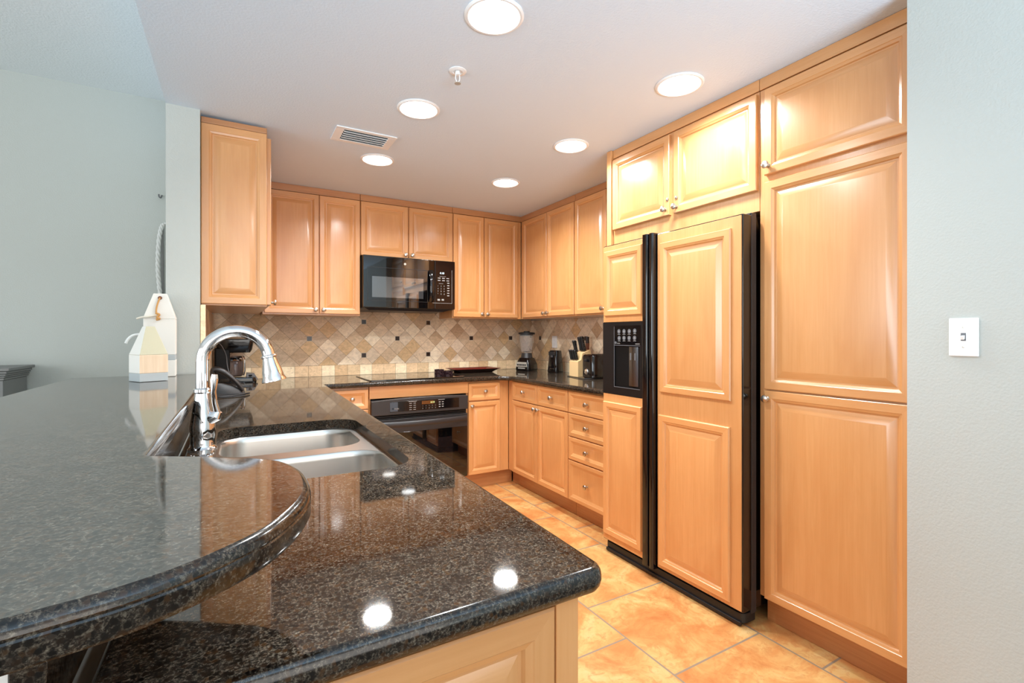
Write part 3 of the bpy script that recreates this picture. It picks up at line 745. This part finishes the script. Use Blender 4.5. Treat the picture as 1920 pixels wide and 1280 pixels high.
for b in ((y0 - .003, y1 + .003, z0 - .003, z0), (y0 - .003, y1 + .003, z1, z1 + .003), (y1, y1 + .003, z0, z1 + 0.11)): mb.box(1.925, 1.9275, b[0], b[1], b[2], b[3], 2)
mb.box(1.9258, 1.9275, 1.945, 2.156, 1.236, 1.345, 3)
for i, (yy, zz) in enumerate([(2.117, 1.312), (2.075, 1.312), (2.033, 1.312), (1.990, 1.314), (2.115, 1.273), (2.075, 1.274), (2.034, 1.274), (1.991, 1.275)]):
    mb.M = Matrix.Translation((1.9256, yy, zz)) @ Matrix.Rotation(-PI / 2, 4, 'Y')
    mb.lathe([(0.013, 0), (0.013, 0.0006), (0.0001, 0.0006)], n=14, m=2); mb.lathe([(0.004, 0.0007), (0.0001, 0.0008)], n=8, m=4)
    mb.M = Matrix.Identity(4); mb.box(1.9252, 1.9258, yy - 0.011, yy + 0.011, zz - 0.0175, zz - 0.0155, 4)
mb.M = Matrix.Translation((1.9256, 2.145, 1.247)) @ Matrix.Rotation(-PI / 2, 4, 'Y'); mb.lathe([(0.008, 0), (0.008, 0.0006), (0.0001, 0.0006)], n=14, m=2); mb.M = Matrix.Identity(4)
text(mb, 'Profile', 0.010, (1.9256, 2.134, 1.240), (0, -1, 0), v, (-1, 0, 0), 4)
mb.box(1.9252, 1.9258, 1.952, 1.985, 1.240, 1.2435, 4)
mb.build('dispenser_panel', [M_DARK, plain('dark_metal', lin(120, 121, 126), 0.24, 1.0), plain('button_grey', lin(92, 94, 98), 0.5), M_BLACK, M_INK], fz)
for d, a0, a1 in ((fz, 1.872, 1.913), (fd, 1.834, 1.864)):
    mb = MB(); mb.prism(fillet([(1.900, a0), (1.99, a0), (1.99, a1), (1.900, a1)], [0.012, 0, 0, 0.012]), 0.06, 1.828); mb.build('handle', M_BLACK, d)

# ------------------------------------------------------------------ things on the counters
def rot_at(x, y, z, deg): return Matrix.Translation((x, y, z)) @ Matrix.Rotation(math.radians(deg), 4, 'Z')
def rring(w, d, r_, z, n=5): return [(x, y, z) for x, y in rrect(-w / 2, w / 2, -d / 2, d / 2, r_, n)]
K = CZ + 0.0005
# coffee maker
r = thing('coffee_maker', 'black drip coffee maker in the back corner behind the faucet', 'coffee maker', (0.0, 4.14, CZ))
mb = MB(); mb.box(-0.127, -0.03, 4.05, 4.235, K, 1.20); mb.build('water_tank', plain('coffee_black', lin(9, 9, 9), 0.4, spec=0.25), r, bevel=0.012, seg=3)
mb = MB(); mb.M = Matrix.Translation((0.0, 4.142, 0)); mb.loft([rring(0.20, 0.17, 0.03, 1.163), rring(0.225, 0.185, 0.035, 1.185), rring(0.245, 0.19, 0.03, 1.245), rring(0.245, 0.19, 0.03, 1.258), rring(0.23, 0.175, 0.03, 1.264)], 0, True, True, True); mb.build('brew_head', M_BLACK, r)
mb = MB(); mb.M = Matrix.Translation((0.015, 4.142, 0)); mb.loft([rring(0.25, 0.19, 0.03, K), rring(0.255, 0.195, 0.03, 0.952), rring(0.245, 0.185, 0.03, 0.978), rring(0.22, 0.17, 0.03, 0.982)], 0, True, True, True); mb.build('base', M_BLACK, r)
mb = MB(); mb.loft([[(0.075, 4.055, 0.955), (0.152, 4.09, 0.958), (0.152, 4.20, 0.958), (0.075, 4.235, 0.955)], [(0.075, 4.055, 1.006), (0.128, 4.09, 1.003), (0.128, 4.20, 1.003), (0.075, 4.235, 1.006)]], 0, True, True, True)
mb.box(0.088, 0.112, 4.0615, 4.068, 0.988, 0.9985, 1); mb.build('control_panel', [M_GREY, M_DARK], r, bevel=0.003)
mb = MB(); mb.lathe([(0.045, 0.0), (0.058, 0.01), (0.062, 0.05), (0.056, 0.10), (0.042, 0.135), (0.044, 0.15)], (0.0, 4.142, 0.986), 24, cap0=True); mb.build('carafe', M_SMOKE, r)
mb = MB(); mb.lathe([(0.061, 0.118), (0.0635, 0.118), (0.05, 0.14), (0.046, 0.14)], (0.0, 4.142, 0.986), 24); mb.tube([(0.035, 4.09, 1.125), (0.052, 4.063, 1.13), (0.060, 4.05, 1.11), (0.060, 4.05, 1.03), (0.052, 4.06, 1.0)], 0.010, 10); mb.build('carafe_handle', M_CHROME, r)
mb = MB(); mb.tube(catmull([(-0.12, 4.038, 1.25), (-0.085, 4.034, 1.22), (-0.055, 4.034, 1.15), (-0.045, 4.034, 1.06), (-0.02, 4.034, 0.99), (0.03, 4.02, 0.948), (0.06, 3.99, 0.9465)]), 0.0032, 8); mb.build('power_cord', M_GREY, r)
# iron
r = thing('clothes_iron', 'black pointed iron with its cord lying behind the faucet, tip to the right', 'iron', (-0.03, 3.25, CZ))
def ironring(z, x0, x1, w):
    pts = []
    for i in range(13):
        t = i / 12; x = x1 - (x1 - x0) * t; pts.append((x, -w * math.sin(min(1, t * 1.25) * PI / 2) ** 0.75 * (1 if t < 1 else 0.92)))
    return pts + [(x, -y) for x, y in pts[::-1] if abs(y) > 1e-6]
mb = MB(); mb.M = rot_at(-0.014, 3.25, 0, 4) @ Matrix.Scale(0.8, 4, (1, 0, 0))
mb.loft([[(x, y, z) for x, y in ironring(z, x0, x1, w)] for z, x0, x1, w in ((K, -0.125, 0.085, 0.05), (K + .008, -0.125, 0.085, 0.05))], 0, True, True, True); mb.build('soleplate', M_GREY, r)
mb = MB(); mb.M = rot_at(-0.014, 3.25, 0, 4) @ Matrix.Scale(0.8, 4, (1, 0, 0))
mb.loft([[(x, y, z) for x, y in ironring(z, x0, x1, w)] for z, x0, x1, w in ((K + .009, -0.118, 0.074, 0.046), (K + .03, -0.115, 0.052, 0.043), (K + .055, -0.112, 0.01, 0.036), (K + .072, -0.112, -0.05, 0.026))], 0, True, True, True); mb.build('housing', M_MATTE, r)
mb = MB(); mb.M = rot_at(-0.014, 3.25, 0, 4) @ Matrix.Scale(0.8, 4, (1, 0, 0))
mb.tube(catmull([(0.072, 0, K + .022), (0.045, 0, K + .055), (0.0, 0, K + .098), (-0.05, 0, K + .134), (-0.10, 0, K + .152), (-0.122, 0, K + .140), (-0.118, 0, K + .09), (-0.112, 0, K + .06)], 5), [0.010 + 0.007 * math.sin(PI * i / 35) for i in range(36)], 12); mb.build('handle', M_SATIN, r)
mb = MB(); mb.tube(catmull([(-0.115, 3.20, .975), (-0.125, 3.17, .952), (-0.09, 3.135, .949), (-0.02, 3.15, .949), (0.045, 3.20, .949), (0.075, 3.25, .949), (0.05, 3.19, .952), (-0.02, 3.13, .949), (-0.08, 3.11, .949), (-0.11, 3.14, .950), (-0.06, 3.165, .956), (0.02, 3.18, .952)], 6), 0.0042, 8); mb.build('power_cord', M_MATTE, r)
# blender
bx0, by0 = 2.50, 4.07
r = thing('blender', 'countertop blender with clear jar and dark base in the far corner', 'blender', (bx0, by0, CZ))
Mb = rot_at(bx0, by0, 0, 24)
mb = MB(); mb.M = Mb; mb.loft([rring(0.165, 0.165, 0.03, K), rring(0.172, 0.172, 0.03, 0.96), rring(0.165, 0.165, 0.03, 1.01), rring(0.13, 0.13, 0.03, 1.062), rring(0.115, 0.115, 0.03, 1.07)], 0, True, True, True); mb.build('motor_base', M_BLACK, r)
mb = MB(); mb.M = Mb; a = [(-0.0865, -0.065, 0.985), (-0.0865, 0.065, 0.985), (-0.0835, 0.055, 1.030), (-0.0835, -0.055, 1.030)]
mb.loft([a, [(x - 0.006, y, z) for x, y, z in a]], 0, True, True, True)
for i in range(6): mb.box(-0.0965, -0.089, -0.052 + 0.018 * i, -0.042 + 0.018 * i, 0.996, 1.012, 1)
mb.box(-0.0935, -0.087, -0.04, 0.04, 0.966, 0.977, 0); mb.build('button_panel', [M_SILV, M_MATTE], r)
mb = MB(); mb.lathe([(0.060, 1.071), (0.057, 1.08), (0.050, 1.11), (0.048, 1.116)], (bx0, by0, 0), 24, cap0=True, cap1=True); mb.build('jar_collar', M_SATIN, r)
mb = MB(); mb.lathe([(0.048, 1.1175), (0.056, 1.13), (0.070, 1.24), (0.075, 1.298), (0.072, 1.298), (0.067, 1.24), (0.053, 1.135), (0.0001, 1.128)], (bx0, by0, 0), 28); mb.build('jar', M_GLASS, r)
mb = MB(); mb.lathe([(0.066, 1.286), (0.066, 1.2985), (0.081, 1.2995), (0.082, 1.316), (0.06, 1.321), (0.03, 1.322), (0.03, 1.332), (0.0001, 1.333)], (bx0, by0, 0), 24, cap0=True); mb.build('lid', M_MATTE, r)
mb = MB(); mb.M = Mb; mb.tube(catmull([(0.068, 0, 1.275), (0.105, 0, 1.27), (0.108, 0, 1.20), (0.062, 0, 1.155)], 5), 0.008, 10); mb.build('jar_handle', M_GLASS, r)
# can opener
r = thing('can_opener', 'glossy black electric can opener standing below the white outlet', 'can opener', (2.60, 3.72, CZ))
mb = MB(); mb.M = rot_at(2.60, 3.72, 0, 22)
mb.loft([rring(0.115, 0.12, 0.03, K), rring(0.12, 0.125, 0.03, 0.955), rring(0.105, 0.112, 0.03, 1.05), rring(0.088, 0.104, 0.028, 1.135), rring(0.084, 0.10, 0.028, 1.147), rring(0.07, 0.085, 0.025, 1.151)], 0, True, True, True); mb.build('housing', M_BLACK, r)
mb = MB(); mb.M = rot_at(2.60, 3.72, 0, 22); mb.box(-0.062, -0.040, -0.035, 0.035, 1.105, 1.14, 0); mb.box(-0.066, -0.058, -0.012, 0.012, 1.088, 1.106, 1); mb.box(-0.0635, -0.056, -0.02, 0.02, 0.978, 0.986, 1)
mb.build('cutter_head', [M_MATTE, M_CHROME], r)
# outlet above it
mb = MB(); mb.box(2.716, 2.7285, 3.87, 3.945, 1.168, 1.284, 0)
for z in (1.205, 1.247): mb.box(2.7145, 2.717, 3.893, 3.922, z - 0.014, z + 0.014, 1)
tag(mb.build('outlet_plate', [M_WHITE, M_WENAM], bevel=0.002), 'white outlet plate on the right wall tiles above the can opener', 'outlet')
# knife block and knives
r = thing('knife_block', 'pale wood knife block full of black handled knives beside the toaster', 'knife block', (2.55, 3.27, CZ))
mb = MB(); mb.M = Matrix(((1, 0, 0, 0), (0, 0, 1, 0), (0, 1, 0, 0), (0, 0, 0, 1)))
mb.prism([(2.475, K), (2.475, 1.072), (2.508, 1.086), (2.522, 1.140), (2.605, 1.168), (2.64, 1.05), (2.64, K)], 3.215, 3.335); mb.build('block', M_PINE, r, bevel=0.002)
def knife(name, x, y, z, ln, w, label, mat=M_MATTE, lean=-0.22, g='knives in the wooden block'):
    r = thing(name, label, 'knife', (x, y, z), g); d = Vector((lean, 0.02, 1)).normalized()
    m = MB(); pr = []
    for t, k in ((0.0, 0.8), (0.08, 1.0), (0.35, 0.88), (0.7, 0.95), (0.92, 1.1), (1.0, 0.75)):
        c = Vector((x, y, z + 0.004)) + d * ln * t; pr.append([(c.x + a * w * 0.62 * k, c.y + b * w * 0.5 * k, c.z) for a, b in ((-1, -.6), (-.6, -1), (.6, -1), (1, -.6), (1, .6), (.6, 1), (-.6, 1), (-1, .6))])
    m.loft(pr, 0, True, True, True); m.build('handle', mat, r)
    m = MB(); c = Vector((x, y, z)); m.tube([c - d * 0.02, c + d * 0.006], w * 0.35, 8)
    for q in (0.25, 0.55, 0.82): c2 = Vector((x, y - w * 0.47, z)) + d * ln * q; m.tube([c2, c2 + Vector((0, -0.0012, 0))], 0.002, 8)
    m.build('bolster', M_NICK, r)
knife('steak_knife', 2.492, 3.318, 1.082, 0.085, 0.024, 'leftmost short black steak knife in the front row of the block')
knife('steak_knife', 2.492, 3.286, 1.082, 0.085, 0.024, 'middle short black steak knife in the front row of the block')
knife('steak_knife', 2.492, 3.254, 1.082, 0.083, 0.024, 'rightmost short black steak knife in the front row of the block')
knife('kitchen_knife', 2.535, 3.318, 1.146, 0.10, 0.026, 'black handled knife rising alone at the left back of the block')
knife('kitchen_knife', 2.56, 3.272, 1.154, 0.122, 0.027, 'tall black knife, left one of the central pair in the block')
knife('kitchen_knife', 2.56, 3.238, 1.154, 0.126, 0.027, 'tall black knife, right one of the central pair in the block')
mb = MB(); mb.tube([(2.672, 3.338, 1.0), (2.672, 3.338, 1.222)], 0.017, 12, 0); mb.tube([(2.672, 3.338, 1.222), (2.672, 3.338, 1.25), (2.672, 3.338, 1.278)], [0.018, 0.016, 0.016], 12, 1); mb.tube([(2.672, 3.338, K), (2.672, 3.338, 1.0)], 0.028, 14, 0)
tag(mb.build('pepper_mill', [M_BROWN, M_TRAY]), 'slim brown wooden mill with dark top behind the knife block', 'mill')
# toaster
r = thing('toaster', 'glossy black toaster beside the refrigerator', 'toaster', (2.57, 3.055, CZ))
def trg(z, d=0.0, rr=0.045): return [(x, y, z) for x, y in rrect(2.44 + d, 2.70 - d, 2.972 + d, 3.138 - d, rr - d * 0.5, 7)]
mb = MB(); mb.loft([trg(0.952, 0.004), trg(0.958), trg(1.115), trg(1.128, 0.004), trg(1.136, 0.014)], 0, True, True, True); mb.build('shell', M_BLACK, r)
mb = MB(); mb.loft([trg(K, 0.012), trg(0.951, 0.008)], 0, True, True, True); mb.build('base', M_MATTE, r)
mb = MB()
for y in (3.02, 3.075): mb.box(2.48, 2.66, y, y + 0.022, 1.1355, 1.1372)
mb.build('slot', M_DARK, r)
mb = MB(); mb.box(2.420, 2.4405, 3.04, 3.07, 1.08, 1.10, 0); mb.build('lever', M_MATTE, r, bevel=0.004)
mb = MB(); mb.M = Matrix.Translation((2.4405, 3.055, 1.0)) @ Matrix.Rotation(-PI / 2, 4, 'Y'); mb.lathe([(0.024, 0), (0.024, 0.006), (0.018, 0.012), (0.0001, 0.013)], n=22); mb.build('dial', M_CHROME, r)
mb = MB(); mb.tube(catmull([(2.46, 2.99, 0.9475), (2.40, 3.03, 0.9465), (2.40, 3.10, 0.9465), (2.42, 3.19, 0.9465), (2.44, 3.27, 0.9465), (2.445, 3.32, 0.9465)]), 0.0035, 8); mb.build('power_cord', M_MATTE, r)
# tray
r = thing('serving_tray', 'shallow rectangular tray, dark outside and red inside, on the back counter', 'tray', (1.965, 4.17, CZ))
def tr4(w, d, z): return [(1.965 + x, 4.17 + y, z) for x, y in rrect(-w, w, -d, d, 0.012, 3)]
mb = MB(); mb.loft([tr4(0.165, 0.085, K), tr4(0.175, 0.092, 0.950), tr4(0.205, 0.115, 0.970), tr4(0.238, 0.13, 0.978)], 0, True, True, False); mb.build('outer_shell', M_TRAY, r)
mb = MB(); mb.loft([tr4(0.238, 0.13, 0.978), tr4(0.234, 0.127, 0.9805), tr4(0.20, 0.108, 0.974), tr4(0.17, 0.085, 0.955)], 0, True, False, True); mb.build('inner_lining', M_RED, r)
# openwork holders on the cooktop
def holder(x, h, label):
    mb = MB(); y = 3.80; R = 0.034; rows = 4 if h > 0.05 else 3
    for j in range(rows):
        z = CZ + 0.0085 + h * j / rows
        for i in range(6):
            if True:
                a = 2 * PI * (i + 0.5 * (j % 2)) / 6; mb.M = Matrix.Translation((x + R * math.cos(a), y + R * math.sin(a), z)) @ Matrix.Rotation(a, 4, 'Z')
                mb.box(-0.004, 0.004, -0.0125, 0.0125, 0, h / rows)
    mb.M = Matrix.Identity(4); mb.lathe([(0.030, CZ + 0.0085), (0.036, CZ + 0.0085), (0.036, CZ + 0.012), (0.030, CZ + 0.012)], (x, y, 0), 20); mb.lathe([(0.030, CZ + 0.0055 + h), (0.036, CZ + 0.0055 + h), (0.036, CZ + 0.0085 + h), (0.030, CZ + 0.0085 + h)], (x, y, 0), 20)
    tag(mb.build('openwork_holder', plain('dark_bronze', lin(48, 30, 34), 0.3, 0.3)), label, 'holder', 'dark holders on the cooktop')
holder(1.479, 0.056, 'left, slightly taller small dark openwork holder on the cooktop')
holder(1.559, 0.043, 'right, slightly shorter small dark openwork holder beside the tray')

# ------------------------------------------------------------------ bar: wooden buoys, rope
def buoy(root, ang, cx, cy, w, z0, zsh, ztop, wt, bands, part='post'):
    M = rot_at(cx, cy, 0, ang)
    for nm, za, zb, mats in bands:
        m = MB(); m.M = M; R = []
        for z in sorted({za, zb} | ({zsh} if za < zsh < zb else set())):
            k = w if z <= zsh else w + (wt - w) * (z - zsh) / (ztop - zsh)
            kd = w if z <= zsh else w + (wt * 1.0 - w) * (z - zsh) / (ztop - zsh)
            R.append([(x, y, z) for x, y in ((-k / 2, -kd / 2), (k / 2, -kd / 2), (k / 2, kd / 2), (-k / 2, kd / 2))])
        A = [[m.p(*q) for q in rr] for rr in R]
        for a, b in zip(A, A[1:]):
            for i in range(4): m.face((a[i], a[(i + 1) % 4], b[(i + 1) % 4], b[i]), i % len(mats))
        m.face(A[0][::-1], 0); m.face(A[-1], 0)
        m.build(nm, mats, root, bevel=0.002)
B0 = BZ + 0.001
r = thing('wooden_buoy', 'smaller square wooden buoy in front, cream top with bare wood below', 'decoration', (-0.312, 2.60, BZ))
buoy(r, 28, -0.320, 2.570, 0.105, B0, 1.207, 1.327, 0.034, [('grey_base', B0, 1.130, [M_BGREY]), ('lower_body', 1.130, 1.207, [M_BRAW, M_BRAW, M_BWHITE, M_BWHITE]), ('tapered_top', 1.207, 1.327, [M_BCREAM, M_BCREAM, M_BWHITE, M_BWHITE])])
mb = MB(); mb.tube(catmull([(-0.346, 2.60, 1.295), (-0.378, 2.60, 1.288), (-0.395, 2.60, 1.272), (-0.402, 2.60, 1.255)]), 0.0055, 8); mb.build('rope_end', M_GROPE, r)
r = thing('wooden_buoy', 'taller chipped white wooden buoy against the wall with twine through its top', 'decoration', (-0.300, 2.845, BZ))
buoy(r, 2, -0.308, 2.845, 0.122, B0, 1.372, 1.487, 0.052, [('white_base', B0, 1.172, [M_BWHITE]), ('grey_band', 1.172, 1.198, [M_BGREY]), ('white_body', 1.198, 1.366, [M_BWHITE]), ('tapered_top', 1.366, 1.487, [M_BWHITE])])
mb = MB(); q = Vector((-0.310, 2.845, 0))
mb.M = rot_at(-0.308, 2.845, 0, 2)
mb.tube([(0.0, -0.030, 1.466), (0.0, -0.0375, 1.466)], 0.0085, 12); mb.build('hole', M_BROWN, r)
mb = MB(); mb.M = rot_at(-0.308, 2.845, 0, 2)
mb.tube(catmull([(0, -0.037, 1.466), (-0.006, -0.046, 1.445), (-0.012, -0.055, 1.415), (-0.012, -0.063, 1.385)]), 0.0035, 8, 0); mb.tube(catmull([(-0.01, -0.066, 1.384), (-0.04, -0.070, 1.376), (-0.068, -0.06, 1.372), (-0.085, -0.05, 1.366)]), 0.0045, 8, 1)
mb.tube(catmull([(-0.012, -0.068, 1.392), (0.0, -0.071, 1.385), (-0.008, -0.072, 1.374), (0.001, -0.072, 1.366), (-0.012, -0.07, 1.362)]), 0.005, 8, 0); mb.build('twine', [M_TWINE, M_ROPE], r)
# rope hanging on the living room wall
r = thing('hanging_rope', 'grey braided rope loop hanging from a hook on the living room wall', 'rope', (-0.405, 3.67, 1.50))
mb = MB(); mb.tube(catmull([(-0.392, 3.684, 2.156), (-0.392, 3.665, 2.150), (-0.395, 3.655, 2.135), (-0.403, 3.652, 2.140), (-0.405, 3.655, 2.155)]), 0.004, 8); mb.build('hook', M_GREY, r)
mb = MB()
ctr = catmull([(-0.365, 3.668, 1.985), (-0.388, 3.664, 1.968), (-0.402, 3.662, 1.90), (-0.409, 3.662, 1.80), (-0.410, 3.662, 1.70), (-0.404, 3.662, 1.60), (-0.394, 3.662, 1.50), (-0.385, 3.662, 1.38)], 14)
for s_ in range(3):
    pp = []
    for i, c in enumerate(ctr):
        a = i * 0.42 + s_ * 2 * PI / 3; pp.append((c[0] + 0.006 * math.cos(a), c[1] + 0.006 * math.sin(a), c[2]))
    mb.tube(pp, 0.0065, 8)
mb.build('braid', M_GROPE, r)
mb = MB(); mb.tube(catmull([(-0.386, 3.668, 1.95), (-0.388, 3.668, 1.80), (-0.386, 3.668, 1.60), (-0.38, 3.668, 1.40)]), 0.006, 8); mb.build('cord', M_SIDE, r)
# sideboard in the living room
r = thing('sideboard', 'grey sideboard with a moulded top at the far left behind the bar', 'sideboard', (-1.5, 3.48, 0))
mb = MB()
for d, z0, z1 in ((0.0, 1.112, 1.127), (0.012, 1.098, 1.111), (0.017, 1.088, 1.097), (0.022, 1.078, 1.087), (0.026, 1.066, 1.077)): mb.box(-2.04 + d, -0.965 - d, 3.30 + d, 3.66, z0, z1)
mb.build('moulded_top', M_SIDE, r, bevel=0.003); bx('body', M_SIDE, r, -2.01, -0.997, 3.335, 3.655, 0.05, 1.065)
for x in (-1.98, -1.06): bx('leg', M_SIDE, r, x, x + 0.04, 3.35, 3.39, 0, 0.05); bx('leg', M_SIDE, r, x, x + 0.04, 3.6, 3.64, 0, 0.05)

# ------------------------------------------------------------------ ceiling fittings
def downlight(x, y, label):
    r = thing('ceiling_light', label, 'ceiling light', (x, y, H), 'recessed lights in the kitchen ceiling')
    m = MB(); m.lathe([(0.108, -0.0005), (0.108, -0.003), (0.101, -0.0075), (0.094, -0.0075), (0.090, -0.003), (0.090, -0.0005)], (x, y, H), 40); m.build('trim_ring', M_WENAM, r)
    m = MB(); m.lathe([(0.0895, -0.001), (0.086, -0.0045), (0.05, -0.006), (0.0001, -0.0065)], (x, y, H), 40); m.build('lens', M_LENS, r)
    l = bpy.data.lights.new('downlight', 'AREA'); l.shape = 'DISK'; l.size = 0.15; l.energy = DOWN_POWER; l.color = DOWN_COL; l.spread = math.radians(150)
    o = bpy.data.objects.new('downlight', l); C.objects.link(o); o.location = (0, 0, -0.012); o.parent = r
LB = ['round ceiling light nearest the viewer, cut by the top edge of the photo', 'round ceiling light in the middle of the left row, right of the vent', 'round ceiling light at the far end of the left row, below the vent',
      'round ceiling light close to the pantry cabinet', 'round ceiling light in the middle of the right row', 'round ceiling light at the far end of the right row, nearest the corner']
for (x, y), lb in zip(LIGHT_POS, LB): downlight(x, y, lb)
r = thing('ceiling_vent', 'white rectangular air vent in the kitchen ceiling', 'vent', (0.652, 2.872, H))
mb = MB(); x0, x1, y0, y1 = 0.484, 0.820, 2.768, 2.978
for b in ((x0, x1, y0, y0 + .03), (x0, x1, y1 - .03, y1), (x0, x0 + .045, y0 + .03, y1 - .03), (x1 - .045, x1, y0 + .03, y1 - .03)): mb.box(b[0], b[1], b[2], b[3], H - 0.007, H - 0.0005)
mb.build('frame', M_WENAM, r, bevel=0.0015)
bx('duct', M_MATTE, r, x0 + .045, x1 - .045, y0 + .03, y1 - .03, H - 0.0012, H - 0.0004, 0)
for i in range(5):
    mb = MB(); y = y0 + 0.045 + 0.03 * i; mb.M = Matrix.Translation((0.652, y, H - 0.008)) @ Matrix.Rotation(math.radians(38), 4, 'X'); mb.box(-0.123, 0.123, -0.011, 0.011, -0.0012, 0.0012); mb.build('slat', M_WENAM, r)
r = thing('sprinkler', 'small white fire sprinkler in the ceiling between the lights', 'sprinkler', (0.842, 1.945, H))
mb = MB(); mb.lathe([(0.038, -0.0004), (0.038, -0.003), (0.030, -0.006), (0.022, -0.007), (0.020, -0.002), (0.0001, -0.002)], (0.842, 1.945, H), 28); mb.build('escutcheon', M_WENAM, r)
mb = MB(); mb.lathe([(0.011, -0.002), (0.011, -0.018), (0.0001, -0.019)], (0.842, 1.945, H), 14); mb.tube([(0.833, 1.945, H - 0.016), (0.832, 1.945, H - 0.035), (0.840, 1.945, H - 0.052)], 0.0022, 8); mb.tube([(0.851, 1.945, H - 0.016), (0.852, 1.945, H - 0.035), (0.844, 1.945, H - 0.052)], 0.0022, 8); mb.build('frame', M_WENAM, r)
mb = MB(); mb.lathe([(0.0001, -0.053), (0.014, -0.053), (0.014, -0.0555), (0.0001, -0.056)], (0.842, 1.945, H), 20); mb.build('deflector', M_SILV, r)

# light switch
r = thing('light_switch', 'white toggle light switch on the grey wall at the right edge', 'switch', (1.949, 0.60, 1.283))
mb = MB(); mb.box(1.9435, 1.9495, 0.5645, 0.6355, 1.224, 1.342); mb.build('plate', M_WHITE, r, bevel=0.003)
mb = MB(); mb.box(1.9425, 1.944, 0.594, 0.606, 1.272, 1.296, 1); mb.M = Matrix.Translation((1.9425, 0.60, 1.283)) @ Matrix.Rotation(math.radians(-25), 4, 'Y'); mb.box(-0.009, 0.002, -0.004, 0.004, -0.004, 0.005, 0); mb.build('toggle', [M_WHITE, M_GREY], r)
for z in (1.253, 1.313):
    mb = MB(); mb.M = Matrix.Translation((1.9433, 0.60, z)) @ Matrix.Rotation(-PI / 2, 4, 'Y'); mb.lathe([(0.0035, 0), (0.0035, 0.0005), (0.0001, 0.0007)], n=12); mb.build('screw', M_SILV, r)
